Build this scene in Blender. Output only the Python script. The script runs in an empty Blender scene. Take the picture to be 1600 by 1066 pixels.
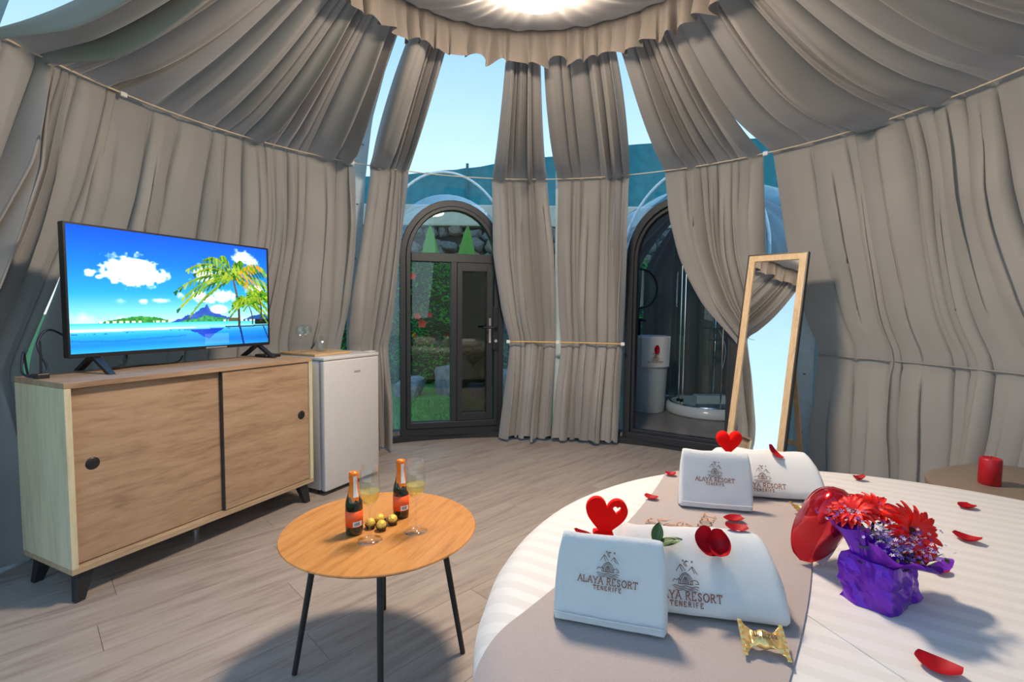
import bpy, bmesh, math, random
import numpy as np
from mathutils import Vector, Matrix, noise

random.seed(7)
rng = np.random.RandomState(11)
scene = bpy.context.scene
COL = scene.collection
PI = math.pi

# ------------------------------------------------------------------ camera
CAM_H, TILT, ROLL, FPX = 1.16, 0.0635, -0.0108, 773.0
cam_data = bpy.data.cameras.new('camera')
cam_data.sensor_fit = 'HORIZONTAL'
cam_data.sensor_width = 36.0
cam_data.lens = FPX / 1600.0 * 36.0
cam_data.clip_start = 0.02
cam_data.clip_end = 400
cam = bpy.data.objects.new('camera', cam_data)
COL.objects.link(cam)
_f = Vector((0, math.cos(TILT), -math.sin(TILT)))
_u0 = Vector((0, math.sin(TILT), math.cos(TILT)))
_r0 = Vector((1, 0, 0))
_r = _r0 * math.cos(ROLL) - _u0 * math.sin(ROLL)
_u = _r0 * math.sin(ROLL) + _u0 * math.cos(ROLL)
cam.matrix_world = Matrix(((_r.x, _u.x, -_f.x, 0), (_r.y, _u.y, -_f.y, 0), (_r.z, _u.z, -_f.z, CAM_H), (0, 0, 0, 1)))
scene.camera = cam

# ------------------------------------------------------------------ sky, exposure
SKY_STRENGTH = 1.12
LAMP_STRENGTH = 150.0
vs = scene.view_settings
vs.view_transform = 'Standard'
vs.look = 'None'
vs.gamma = 1.0
vs.use_curve_mapping = False
vs.exposure = 0.68

world = bpy.data.worlds.new('sky')
scene.world = world
world.use_nodes = True
wn = world.node_tree
wn.nodes.clear()
w_out = wn.nodes.new('ShaderNodeOutputWorld')
w_bg = wn.nodes.new('ShaderNodeBackground')
w_tc = wn.nodes.new('ShaderNodeTexCoord')
w_sep = wn.nodes.new('ShaderNodeSeparateXYZ')
w_ramp = wn.nodes.new('ShaderNodeValToRGB')
w_ramp.color_ramp.elements[0].position = 0.0
w_ramp.color_ramp.elements[0].color = (0.66, 0.78, 0.86, 1)
w_ramp.color_ramp.elements[1].position = 0.75
w_ramp.color_ramp.elements[1].color = (0.18, 0.36, 0.64, 1)
_e = w_ramp.color_ramp.elements.new(0.28)
_e2 = w_ramp.color_ramp.elements.new(0.46)
_e2.color = (0.265, 0.46, 0.67, 1)
_e.color = (0.42, 0.61, 0.75, 1)
wn.links.new(w_tc.outputs['Generated'], w_sep.inputs[0])
wn.links.new(w_sep.outputs['Z'], w_ramp.inputs[0])
wn.links.new(w_ramp.outputs[0], w_bg.inputs['Color'])
w_bg.inputs['Strength'].default_value = SKY_STRENGTH
wn.links.new(w_bg.outputs[0], w_out.inputs['Surface'])

scene.cycles.transparent_max_bounces = 40
scene.cycles.max_bounces = 10

# ------------------------------------------------------------------ helpers
def tag(o, label=None, cat=None, group=None, kind=None):
    if label: o['label'] = label
    if cat: o['category'] = cat
    if group: o['group'] = group
    if kind: o['kind'] = kind
    return o

def empty(name, loc=(0, 0, 0), rz=0.0, label=None, cat=None, group=None, kind=None):
    o = bpy.data.objects.new(name, None)
    COL.objects.link(o)
    o.location = loc
    o.rotation_euler = (0, 0, rz)
    o.empty_display_size = 0.05
    return tag(o, label, cat, group, kind)

def copy_tree(o, parent=None):
    c = o.copy()
    COL.objects.link(c)
    if parent is not None:
        c.parent = parent
    for ch in list(o.children):
        copy_tree(ch, c)
    return c

def link_mesh(name, me, mat=None, parent=None, smooth=False):
    o = bpy.data.objects.new(name, me)
    COL.objects.link(o)
    if mat is not None and len(me.materials) == 0:
        me.materials.append(mat)
    if smooth:
        me.polygons.foreach_set('use_smooth', [True] * len(me.polygons))
    if parent is not None:
        o.parent = parent
    return o

class MB:
    """collects shapes, builds them as one mesh"""
    def __init__(s):
        s.v = []; s.f = []
    def add(s, verts, faces, M=None):
        b = len(s.v)
        if M is not None:
            verts = [M @ Vector(v) for v in verts]
        s.v += [tuple(v) for v in verts]
        s.f += [tuple(i + b for i in f) for f in faces]
        return s
    def box(s, lo, hi, M=None):
        x0, y0, z0 = lo; x1, y1, z1 = hi
        v = [(x0, y0, z0), (x1, y0, z0), (x1, y1, z0), (x0, y1, z0), (x0, y0, z1), (x1, y0, z1), (x1, y1, z1), (x0, y1, z1)]
        f = [(3, 2, 1, 0), (4, 5, 6, 7), (0, 1, 5, 4), (1, 2, 6, 5), (2, 3, 7, 6), (3, 0, 4, 7)]
        return s.add(v, f, M)
    def tube(s, pts, r, n=8, M=None, caps=True, closed=False):
        pts = [Vector(p) for p in pts]
        rs = r if isinstance(r, (list, tuple)) else [r] * len(pts)
        m = len(pts)
        vs_, fs_ = [], []
        up = None
        for i, p in enumerate(pts):
            if closed:
                t = (pts[(i + 1) % m] - pts[i - 1])
            else:
                t = (pts[min(i + 1, m - 1)] - pts[max(i - 1, 0)])
            t = t.normalized() if t.length > 1e-9 else Vector((0, 0, 1))
            if up is None:
                up = Vector((0, 0, 1)) if abs(t.z) < 0.9 else Vector((1, 0, 0))
            a = t.cross(up)
            if a.length < 1e-6:
                a = t.cross(Vector((0, 1, 0)))
            a.normalize(); b = a.cross(t).normalized(); up = b
            for k in range(n):
                an = 2 * PI * k / n
                vs_.append(p + (a * math.cos(an) + b * math.sin(an)) * rs[i])
        seg = m if closed else m - 1
        for i in range(seg):
            j = (i + 1) % m
            for k in range(n):
                l = (k + 1) % n
                fs_.append((i * n + k, i * n + l, j * n + l, j * n + k))
        if caps and not closed:
            fs_.append(tuple(range(n))[::-1])
            fs_.append(tuple((m - 1) * n + k for k in range(n)))
        return s.add(vs_, fs_, M)
    def lathe(s, prof, n=32, M=None, ang=2 * PI):
        vs_, fs_ = [], []
        full = abs(ang - 2 * PI) < 1e-6
        cnt = n if full else n + 1
        for (r, z) in prof:
            for k in range(cnt):
                a = ang * k / n
                vs_.append((r * math.cos(a), r * math.sin(a), z))
        for i in range(len(prof) - 1):
            for k in range(n):
                l = (k + 1) % cnt
                if prof[i][0] < 1e-6 and prof[i + 1][0] < 1e-6: continue
                if prof[i][0] < 1e-6:
                    fs_.append((i * cnt, (i + 1) * cnt + l, (i + 1) * cnt + k))
                elif prof[i + 1][0] < 1e-6:
                    fs_.append((i * cnt + k, i * cnt + l, (i + 1) * cnt))
                else:
                    fs_.append((i * cnt + k, i * cnt + l, (i + 1) * cnt + l, (i + 1) * cnt + k))
        return s.add(vs_, fs_, M)
    def prism(s, poly, z0, z1, M=None):
        n = len(poly)
        v = [(x, y, z0) for x, y in poly] + [(x, y, z1) for x, y in poly]
        f = [tuple(range(n))[::-1], tuple(range(n, 2 * n))]
        f += [(i, (i + 1) % n, n + (i + 1) % n, n + i) for i in range(n)]
        return s.add(v, f, M)
    def grid(s, nu, nv, fn, M=None, wrap=False):
        vs_ = [fn(i / (nu if wrap else nu - 1), j / (nv - 1)) for j in range(nv) for i in range(nu)]
        fs_ = []
        for j in range(nv - 1):
            for i in range(nu if wrap else nu - 1):
                k = (i + 1) % nu
                fs_.append((j * nu + i, j * nu + k, (j + 1) * nu + k, (j + 1) * nu + i))
        return s.add(vs_, fs_, M)
    def mesh(s, name, bevel=0.0, seg=2, clean=False, recalc=True):
        me = bpy.data.meshes.new(name)
        me.from_pydata(s.v, [], s.f)
        if bevel or clean or recalc:
            bm = bmesh.new(); bm.from_mesh(me)
            bmesh.ops.remove_doubles(bm, verts=bm.verts, dist=1e-6)
            if recalc:
                bmesh.ops.recalc_face_normals(bm, faces=bm.faces)
            if bevel:
                es = [e for e in bm.edges if len(e.link_faces) == 2 and e.calc_face_angle(0) > 0.5]
                bmesh.ops.bevel(bm, geom=es, offset=bevel, segments=seg, affect='EDGES', profile=0.5, clamp_overlap=True)
            bm.to_mesh(me); bm.free()
        return me
    def build(s, name, mat, parent=None, smooth=False, bevel=0.0, seg=2, recalc=True):
        me = s.mesh(name, bevel, seg, recalc=recalc)
        o = link_mesh(name, me, mat, parent, smooth)
        if smooth and bevel:
            auto_smooth(me)
        return o

def auto_smooth(me, ang=0.6):
    bm = bmesh.new(); bm.from_mesh(me)
    for f in bm.faces: f.smooth = True
    for e in bm.edges:
        if len(e.link_faces) == 2 and e.calc_face_angle(0) > ang:
            e.smooth = False
    bm.to_mesh(me); bm.free()

def Tm(loc=(0, 0, 0), rz=0.0, rx=0.0, ry=0.0, sc=1.0):
    return Matrix.Translation(loc) @ Matrix.Rotation(rz, 4, 'Z') @ Matrix.Rotation(ry, 4, 'Y') @ Matrix.Rotation(rx, 4, 'X') @ (Matrix.Scale(sc, 4) if not isinstance(sc, (tuple, list)) else Matrix.Diagonal((*sc, 1)))

# ------------------------------------------------------------------ materials
def new_mat(name):
    m = bpy.data.materials.new(name)
    m.use_nodes = True
    nt = m.node_tree
    nt.nodes.clear()
    out = nt.nodes.new('ShaderNodeOutputMaterial')
    return m, nt, out

def N(nt, typ, **kw):
    n = nt.nodes.new(typ)
    for k, v in kw.items():
        if k in n.inputs: n.inputs[k].default_value = v
        else: setattr(n, k, v)
    return n

def plain(name, col, rough=0.5, metal=0.0, var=0.06, scale=30.0, bump=0.0, spec=0.5, sheen=0.0, coat=0.0, emit=None, trans=0.0):
    """principled surface with a little procedural colour variation and relief"""
    m, nt, out = new_mat(name)
    b = N(nt, 'ShaderNodeBsdfPrincipled')
    b.inputs['Roughness'].default_value = rough
    b.inputs['Metallic'].default_value = metal
    b.inputs['Specular IOR Level'].default_value = spec
    if sheen: b.inputs['Sheen Weight'].default_value = sheen
    if coat: b.inputs['Coat Weight'].default_value = coat
    tc = N(nt, 'ShaderNodeTexCoord')
    nz = N(nt, 'ShaderNodeTexNoise'); nz.inputs['Scale'].default_value = scale; nz.inputs['Detail'].default_value = 4
    nt.links.new(tc.outputs['Object'], nz.inputs['Vector'])
    rp = N(nt, 'ShaderNodeValToRGB')
    rp.color_ramp.elements[0].position = 0.25; rp.color_ramp.elements[1].position = 0.75
    c = np.array(col[:3])
    rp.color_ramp.elements[0].color = (*np.clip(c * (1 - var), 0, 1), 1)
    rp.color_ramp.elements[1].color = (*np.clip(c * (1 + var), 0, 1), 1)
    nt.links.new(nz.outputs['Fac'], rp.inputs[0])
    nt.links.new(rp.outputs[0], b.inputs['Base Color'])
    if bump:
        bp = N(nt, 'ShaderNodeBump'); bp.inputs['Strength'].default_value = bump; bp.inputs['Distance'].default_value = 0.004
        nt.links.new(nz.outputs['Fac'], bp.inputs['Height'])
        nt.links.new(bp.outputs[0], b.inputs['Normal'])
    if emit:
        b.inputs['Emission Color'].default_value = (*emit[:3], 1); b.inputs['Emission Strength'].default_value = emit[3]
    sh = b
    if trans:
        tr = N(nt, 'ShaderNodeBsdfTranslucent'); nt.links.new(rp.outputs[0], tr.inputs['Color'])
        mx = N(nt, 'ShaderNodeMixShader'); mx.inputs[0].default_value = trans
        nt.links.new(b.outputs[0], mx.inputs[1]); nt.links.new(tr.outputs[0], mx.inputs[2]); sh = mx
    nt.links.new(sh.outputs[0], out.inputs['Surface'])
    return m

def wood(name, dark, mid, light, axis=0, scale=1.0, rough=0.45, stretch=14.0, contrast=1.0, bump=0.15, use_random=False):
    m, nt, out = new_mat(name)
    b = N(nt, 'ShaderNodeBsdfPrincipled'); b.inputs['Roughness'].default_value = rough
    tc = N(nt, 'ShaderNodeTexCoord')
    mp = N(nt, 'ShaderNodeMapping')
    s = [stretch * scale] * 3; s[axis] = 1.0 * scale
    mp.inputs['Scale'].default_value = s
    nt.links.new(tc.outputs['Object'], mp.inputs['Vector'])
    vec = mp.outputs[0]
    if use_random:
        oi = N(nt, 'ShaderNodeObjectInfo')
        ml = N(nt, 'ShaderNodeVectorMath', operation='SCALE')
        cb = N(nt, 'ShaderNodeCombineXYZ')
        for k in range(3): nt.links.new(oi.outputs['Random'], cb.inputs[k])
        nt.links.new(cb.outputs[0], ml.inputs[0]); ml.inputs['Scale'].default_value = 57.0
        ad = N(nt, 'ShaderNodeVectorMath', operation='ADD')
        nt.links.new(vec, ad.inputs[0]); nt.links.new(ml.outputs[0], ad.inputs[1])
        vec = ad.outputs[0]
    n1 = N(nt, 'ShaderNodeTexNoise'); n1.inputs['Scale'].default_value = 1.6; n1.inputs['Detail'].default_value = 7; n1.inputs['Roughness'].default_value = 0.62; n1.inputs['Distortion'].default_value = 0.6
    n2 = N(nt, 'ShaderNodeTexNoise'); n2.inputs['Scale'].default_value = 7.0; n2.inputs['Detail'].default_value = 5; n2.inputs['Distortion'].default_value = 0.3
    nt.links.new(vec, n1.inputs['Vector']); nt.links.new(vec, n2.inputs['Vector'])
    mx = N(nt, 'ShaderNodeMix', data_type='FLOAT'); mx.inputs[0].default_value = 0.32
    nt.links.new(n1.outputs['Fac'], mx.inputs[2]); nt.links.new(n2.outputs['Fac'], mx.inputs[3])
    rp = N(nt, 'ShaderNodeValToRGB')
    e = rp.color_ramp.elements
    w_ = 0.17 / contrast
    e[0].position = 0.5 - w_; e[0].color = (*dark, 1)
    e[1].position = 0.5 + w_; e[1].color = (*light, 1)
    k = e.new(0.5); k.color = (*mid, 1)
    nt.links.new(mx.outputs[0], rp.inputs[0])
    nt.links.new(rp.outputs[0], b.inputs['Base Color'])
    bp = N(nt, 'ShaderNodeBump'); bp.inputs['Strength'].default_value = bump; bp.inputs['Distance'].default_value = 0.002
    nt.links.new(n2.outputs['Fac'], bp.inputs['Height']); nt.links.new(bp.outputs[0], b.inputs['Normal'])
    nt.links.new(b.outputs[0], out.inputs['Surface'])
    return m

def clear(name, tint=(0.95, 0.98, 0.98), ior=1.45, rough=0.0, refl=1.0, dirt=None):
    """thin clear sheet: see-through with Fresnel reflection"""
    m, nt, out = new_mat(name)
    tr = N(nt, 'ShaderNodeBsdfTransparent'); tr.inputs['Color'].default_value = (*tint, 1)
    gl = N(nt, 'ShaderNodeBsdfGlossy'); gl.inputs['Roughness'].default_value = rough; gl.inputs['Color'].default_value = (refl, refl, refl, 1)
    # Schlick reflectance, the same from both sides of the sheet
    lw = N(nt, 'ShaderNodeLayerWeight'); lw.inputs['Blend'].default_value = 0.5
    pw = N(nt, 'ShaderNodeMath', operation='POWER'); pw.inputs[1].default_value = 5.0; nt.links.new(lw.outputs['Facing'], pw.inputs[0])
    f0 = ((ior - 1) / (ior + 1)) ** 2
    fr = N(nt, 'ShaderNodeMath', operation='MULTIPLY_ADD'); fr.inputs[1].default_value = (1 - f0) * 0.85; fr.inputs[2].default_value = f0; nt.links.new(pw.outputs[0], fr.inputs[0])
    mx = N(nt, 'ShaderNodeMixShader')
    nt.links.new(fr.outputs[0], mx.inputs[0]); nt.links.new(tr.outputs[0], mx.inputs[1]); nt.links.new(gl.outputs[0], mx.inputs[2])
    sh = mx
    if dirt:
        df = N(nt, 'ShaderNodeBsdfDiffuse'); df.inputs['Color'].default_value = (*dirt[:3], 1)
        tc = N(nt, 'ShaderNodeTexCoord'); nz = N(nt, 'ShaderNodeTexNoise'); nz.inputs['Scale'].default_value = 3.0; nz.inputs['Detail'].default_value = 5
        nt.links.new(tc.outputs['Object'], nz.inputs['Vector'])
        mr = N(nt, 'ShaderNodeMapRange'); mr.inputs[1].default_value = 0.35; mr.inputs[2].default_value = 0.8; mr.inputs[3].default_value = dirt[3] * 0.4; mr.inputs[4].default_value = dirt[3]
        nt.links.new(nz.outputs['Fac'], mr.inputs[0])
        m2 = N(nt, 'ShaderNodeMixShader')
        nt.links.new(mr.outputs[0], m2.inputs[0]); nt.links.new(mx.outputs[0], m2.inputs[1]); nt.links.new(df.outputs[0], m2.inputs[2]); sh = m2
    nt.links.new(sh.outputs[0], out.inputs['Surface'])
    return m

def cloth(name, col, trans=0.2, rough=0.55, weave=900.0, sheen=0.3):
    m, nt, out = new_mat(name)
    b = N(nt, 'ShaderNodeBsdfPrincipled'); b.inputs['Roughness'].default_value = rough; b.inputs['Sheen Weight'].default_value = sheen; b.inputs['Specular IOR Level'].default_value = 0.35
    tc = N(nt, 'ShaderNodeTexCoord')
    nz = N(nt, 'ShaderNodeTexNoise'); nz.inputs['Scale'].default_value = 2.5; nz.inputs['Detail'].default_value = 3
    nt.links.new(tc.outputs['Object'], nz.inputs['Vector'])
    rp = N(nt, 'ShaderNodeValToRGB'); c = np.array(col)
    rp.color_ramp.elements[0].position = 0.3; rp.color_ramp.elements[1].position = 0.7
    rp.color_ramp.elements[0].color = (*(c * 0.94), 1); rp.color_ramp.elements[1].color = (*(c * 1.05), 1)
    nt.links.new(nz.outputs['Fac'], rp.inputs[0]); nt.links.new(rp.outputs[0], b.inputs['Base Color'])
    n2 = N(nt, 'ShaderNodeTexNoise'); n2.inputs['Scale'].default_value = weave; n2.inputs['Detail'].default_value = 2
    nt.links.new(tc.outputs['Object'], n2.inputs['Vector'])
    bp = N(nt, 'ShaderNodeBump'); bp.inputs['Strength'].default_value = 0.12; bp.inputs['Distance'].default_value = 0.001
    nt.links.new(n2.outputs['Fac'], bp.inputs['Height']); nt.links.new(bp.outputs[0], b.inputs['Normal'])
    tr = N(nt, 'ShaderNodeBsdfTranslucent'); nt.links.new(rp.outputs[0], tr.inputs['Color'])
    mx = N(nt, 'ShaderNodeMixShader'); mx.inputs[0].default_value = trans
    nt.links.new(b.outputs[0], mx.inputs[1]); nt.links.new(tr.outputs[0], mx.inputs[2])
    nt.links.new(mx.outputs[0], out.inputs['Surface'])
    return m

M = {}
M['curtain'] = cloth('curtain_satin', (0.355, 0.332, 0.32), trans=0.14)
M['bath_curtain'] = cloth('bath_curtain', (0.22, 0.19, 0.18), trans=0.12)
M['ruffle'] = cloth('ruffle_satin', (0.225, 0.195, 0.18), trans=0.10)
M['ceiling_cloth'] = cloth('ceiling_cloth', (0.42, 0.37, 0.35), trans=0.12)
M['wire'] = plain('wire_cover', (0.72, 0.62, 0.48), 0.4)
M['wire_gold'] = plain('golden_cord', (0.75, 0.45, 0.16), 0.35)
M['clip'] = plain('clip_white', (0.75, 0.78, 0.8), 0.35)
M['shell'] = clear('polycarbonate', (0.93, 0.97, 0.98), 1.35, 0.02, 0.9, dirt=(0.75, 0.85, 0.9, 0.06))
M['dormer'] = clear('dormer_sheet', (0.80, 0.92, 0.96), 1.4, 0.03, 0.9, dirt=(0.6, 0.8, 0.92, 0.30))
M['seam'] = plain('seam_strip', (0.62, 0.72, 0.76), 0.35)
M['hoop'] = plain('white_hoop', (0.85, 0.92, 0.95), 0.3)
M['frame'] = plain('anthracite_frame', (0.019, 0.021, 0.027), 0.45, var=0.08)
M['black'] = plain('black_plastic', (0.012, 0.012, 0.014), 0.4)
M['black_metal'] = plain('black_metal', (0.016, 0.017, 0.019), 0.45)
M['pane'] = clear('window_glass', (0.92, 0.98, 0.95), 1.5)
M['screen_mesh'] = clear('insect_screen', (0.30, 0.32, 0.33), 1.3, 0.1)
M['chrome'] = plain('chrome', (0.8, 0.8, 0.82), 0.12, 1.0, var=0.02)
M['grass'] = plain('lawn', (0.065, 0.25, 0.04), 0.9, var=0.35, scale=60, bump=0.8)
M['leaf'] = plain('hedge_leaf', (0.05, 0.36, 0.035), 0.7, var=0.6, scale=8, spec=0.15, trans=0.3)
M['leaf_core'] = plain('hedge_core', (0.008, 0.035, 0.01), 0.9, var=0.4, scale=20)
M['blade'] = plain('blade_leaf', (0.13, 0.42, 0.04), 0.4, var=0.2, trans=0.3)
M['flower_red'] = plain('hibiscus_red', (0.75, 0.03, 0.01), 0.5, trans=0.2)
M['stone'] = plain('basalt_stone', (0.17, 0.165, 0.17), 0.9, var=0.45, scale=5, bump=1.0)
M['stone_b'] = plain('brown_stone', (0.22, 0.17, 0.14), 0.9, var=0.4, scale=4, bump=1.0)
M['boulder'] = plain('boulder_stone', (0.20, 0.205, 0.22), 0.85, var=0.45, scale=3, bump=1.0)
M['mortar'] = plain('dark_wall_core', (0.05, 0.05, 0.055), 0.95, var=0.3, scale=8)  # near-black fill that shows between the stones
M['parapet'] = plain('pale_concrete', (0.62, 0.58, 0.50), 0.9, var=0.15, scale=4, bump=0.4)
M['netting'] = plain('teal_netting', (0.03, 0.24, 0.30), 0.85, var=0.2, scale=6, trans=0.3)
M['subfloor'] = plain('subfloor', (0.16, 0.13, 0.11), 0.8)
M['plank'] = wood('floor_plank', (0.215, 0.165, 0.138), (0.345, 0.285, 0.245), (0.41, 0.345, 0.302), axis=0, scale=1.1, rough=0.42, stretch=9.0, contrast=0.9, use_random=True)
M['bath_floor'] = plain('bath_floor', (0.22, 0.19, 0.17), 0.35, var=0.1)

# ------------------------------------------------------------------ the dome (centre, rings)
CX, CY = 0.08, 2.0
def pol(az, r, z):
    a = math.radians(az)
    return (CX + r * math.sin(a), CY + r * math.cos(a), z)

DOORS = [(-14.3, 0.455), (32.0, 0.455)]        # azimuth of the middle, half width
R_DOOR = 2.50
SPRING, RISE = 1.60, 0.50
SHELL = [(2.53, 0.0), (2.53, 1.0), (2.50, 1.4), (2.44, 1.8), (2.34, 2.2), (2.17, 2.55), (1.9, 2.85), (1.5, 3.08), (1.0, 3.24), (0.5, 3.32), (0.02, 3.35)]
_sz = [z for r, z in SHELL]; _sr = [r for r, z in SHELL]
def shell_r(z): return float(np.interp(z, _sz, _sr))

# floor: planks laid diagonally over a round sub-floor
floor = MB().lathe([(0.0, 0.0), (2.56, 0.0), (2.56, -0.12), (0, -0.12)], 96, Tm((CX, CY, -0.012))).build('floor', M['subfloor'])
tag(floor, 'greige wood plank floor inside the round tent', kind='structure')
def clip_poly_circle(poly, r):
    # polygon clipped by a many-sided circle (convex)
    n = 96
    for k in range(n):
        a = 2 * PI * (k + 0.5) / n
        nx, ny = math.cos(a), math.sin(a); d = r * math.cos(PI / n)
        res = []
        for i in range(len(poly)):
            p, q = poly[i], poly[(i + 1) % len(poly)]
            dp = p[0] * nx + p[1] * ny - d; dq = q[0] * nx + q[1] * ny - d
            if dp <= 0: res.append(p)
            if (dp < 0 < dq) or (dq < 0 < dp):
                t = dp / (dp - dq); res.append((p[0] + (q[0] - p[0]) * t, p[1] + (q[1] - p[1]) * t))
        poly = res
        if len(poly) < 3: return None
    return poly
PLW, PLL = 0.19, 1.28
pa = math.radians(45)
row = 0
y = -2.5
while y < 2.5:
    off = (row * 0.47) % 1.0 * PLL
    x = -2.6 - off
    while x < 2.6:
        g = 0.0006
        poly = clip_poly_circle([(x + g, y + g), (x + PLL - g, y + g), (x + PLL - g, y + PLW - g), (x + g, y + PLW - g)], 2.50)
        if poly and len(poly) >= 3:
            cx_, cy_ = x + PLL / 2, y + PLW / 2
            pl = MB().prism([(px - cx_, py - cy_) for px, py in poly], -0.012, 0.0).build('plank', M['plank'], floor, bevel=0.0006, seg=1)
            c, s_ = math.cos(pa), math.sin(pa)
            pl.location = (CX + cx_ * c - cy_ * s_, CY + cx_ * s_ + cy_ * c, 0.0)
            pl.rotation_euler = (0, 0, pa)
        x += PLL
    y += PLW; row += 1

# black base rim of the dome
rim = MB().lathe([(2.44, 0.0), (2.44, 0.05), (2.48, 0.055), (2.50, 0.085), (2.60, 0.085), (2.60, -0.15), (2.44, -0.15), (2.44, 0.0)], 128, Tm((CX, CY, 0)))
rim = rim.build('trim_1', M['frame'], smooth=False)
tag(rim, 'black base rim that carries the clear dome', kind='structure')

# clear shell, cut at the two arched doors
def in_door(az, z):
    for dc, hw in DOORS:
        d = (az - dc + 180) % 360 - 180
        x = R_DOOR * math.sin(math.radians(d))
        if abs(d) < 60 and abs(x) < hw + 0.06:
            top = SPRING + math.sqrt(max(0, (hw + 0.06) ** 2 - x * x)) * (RISE / hw)
            if z < top: return True
    return False
mb = MB()
NAZ = 240
zs = list(np.arange(0.085, 2.6, 0.06)) + [2.7, 2.85, 2.97, 3.08, 3.18, 3.26, 3.31, 3.35]
vid = {}
for j, z in enumerate(zs):
    for i in range(NAZ):
        vid[(i, j)] = len(mb.v); mb.v.append(pol(i * 360 / NAZ, shell_r(z), z))
for j in range(len(zs) - 1):
    for i in range(NAZ):
        a0 = (i + 0.5) * 360 / NAZ
        if in_door(a0, (zs[j] + zs[j + 1]) / 2): continue
        k = (i + 1) % NAZ
        mb.f.append((vid[(i, j)], vid[(k, j)], vid[(k, j + 1)], vid[(i, j + 1)]))
shell = mb.build('wall_dome', M['shell'], smooth=True)
tag(shell, 'clear polycarbonate shell of the round bubble tent', kind='structure')
for az in (-33.6, 8.2, 53.0, 97, 141, 185, 229, 273):
    s_ = MB()
    zz = list(np.arange(0.09, 3.3, 0.09))
    for da, dz in ((0.0, 0),):
        def fn(u, v):
            z = 0.09 + v * 3.15
            a = az + (u - 0.5) * 2.6 * (1 if z < 2.6 else 1 + (z - 2.6) * 2)
            return pol(a, shell_r(z) - 0.008 + 0.004 * (abs(u - 0.5) < 0.3), z)
        s_.grid(5, 40, fn)
    o = s_.build('seam_strip', M['seam'], shell, smooth=True)
    bolts = MB()
    for z in np.arange(0.3, 2.9, 0.42):
        p = pol(az, shell_r(z) - 0.012, z)
        bolts.lathe([(0.0, 0.006), (0.008, 0.004), (0.010, 0)], 8, Tm(p))
    bolts.build('bolt', M['black_metal'], shell)

# ------------------------------------------------------------------ arched doors
def arch_pts(hw, z0, spring, rise, n=20, x0=None):
    pts = [(-hw, z0)]
    for k in range(n + 1):
        a = PI - PI * k / n
        pts.append((hw * math.cos(a), spring + rise * math.sin(a)))
    pts.append((hw, z0))
    return pts
def arch_ring(mb, hw0, hw1, z0a, z0b, sp, r0, r1, y0, y1, closed_bottom=True):
    """frame of rectangular section between an outer and an inner arch"""
    A = arch_pts(hw0, z0a, sp, r0); B = arch_pts(hw1, z0b, sp, r1)
    n = len(A)
    v = [(x, y0, z) for x, z in A] + [(x, y0, z) for x, z in B] + [(x, y1, z) for x, z in A] + [(x, y1, z) for x, z in B]
    f = []
    rngN = n if closed_bottom else n - 1
    for i in range(rngN):
        j = (i + 1) % n
        f += [(i, j, n + j, n + i), (2 * n + j, 2 * n + i, 3 * n + i, 3 * n + j), (i, 2 * n + i, 2 * n + j, j), (n + j, 3 * n + j, 3 * n + i, n + i)]
    mb.add(v, f)
    return mb

def door_root(idx, az, name, label):
    a = math.radians(az)
    rm = R_DOOR * math.cos(math.asin(0.455 / R_DOOR))
    o = empty(name, (CX + rm * math.sin(a), CY + rm * math.cos(a), 0.0), -a, label, None, None, 'structure')
    return o
d1 = door_root(0, DOORS[0][0], 'door_1', 'anthracite arched glass door with round fanlight and black handle')
mb = arch_ring(MB(), 0.455, 0.405, 0.04, 0.11, SPRING, RISE, RISE - 0.055, -0.035, 0.035)
mb.build('outer_frame', M['frame'], d1, bevel=0.004)
mb = arch_ring(MB(), 0.403, 0.366, 0.112, 0.165, SPRING, RISE - 0.057, RISE - 0.088, -0.05, 0.03)
mb.build('leaf_frame', M['frame'], d1, bevel=0.004)
MB().box((-0.36, -0.048, 1.565), (0.36, 0.028, 1.64)).build('transom', M['frame'], d1, bevel=0.004)
MB().box((-0.022, -0.048, 0.16), (0.032, 0.028, 1.57)).build('mullion', M['frame'], d1, bevel=0.004)
# right sash frame
sash = MB()
for lo, hi in (((0.034, -0.044, 0.168), (0.078, 0.02, 1.563)), ((0.300, -0.044, 0.168), (0.350, 0.02, 1.563)), ((0.078, -0.044, 0.168), (0.300, 0.02, 0.235)), ((0.078, -0.044, 1.49), (0.300, 0.02, 1.563))):
    sash.box(lo, hi)
sash.build('sash_frame', M['frame'], d1, bevel=0.003)
MB().box((-0.352, -0.006, 0.165), (-0.022, 0.004, 1.565)).build('glass_pane', M['pane'], d1)
MB().box((0.078, -0.006, 0.235), (0.300, 0.004, 1.49)).build('glass_pane', M['pane'], d1)
MB().box((0.078, 0.010, 0.235), (0.300, 0.012, 1.49)).build('insect_screen', M['screen_mesh'], d1)
fan = MB()
fp = [(x, z) for x, z in arch_pts(0.367, 1.63, SPRING, RISE - 0.087)]
fan.add([(x, -0.004, max(z, 1.64)) for x, z in fp] + [(x, 0.004, max(z, 1.64)) for x, z in fp], [tuple(range(len(fp))), tuple(range(len(fp), 2 * len(fp)))[::-1]])
fan.build('fanlight_pane', M['pane'], d1)
hd = MB().box((0.352, -0.075, 0.80), (0.398, -0.05, 1.18)).build('handle_plate', M['black'], d1, bevel=0.004)
h2 = MB().tube([(0.375, -0.075, 1.0), (0.375, -0.115, 1.0), (0.36, -0.122, 1.0), (0.25, -0.122, 1.0)], 0.011, 10)
h2.build('handle', M['black'], hd, smooth=True)
MB().tube([(0.375, -0.075, 0.88), (0.375, -0.082, 0.88)], 0.014, 12).build('key_cylinder', M['chrome'], hd)
MB().box((0.318, -0.048, 0.86), (0.336, -0.043, 1.08)).build('lock_strip', M['chrome'], d1)

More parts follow.
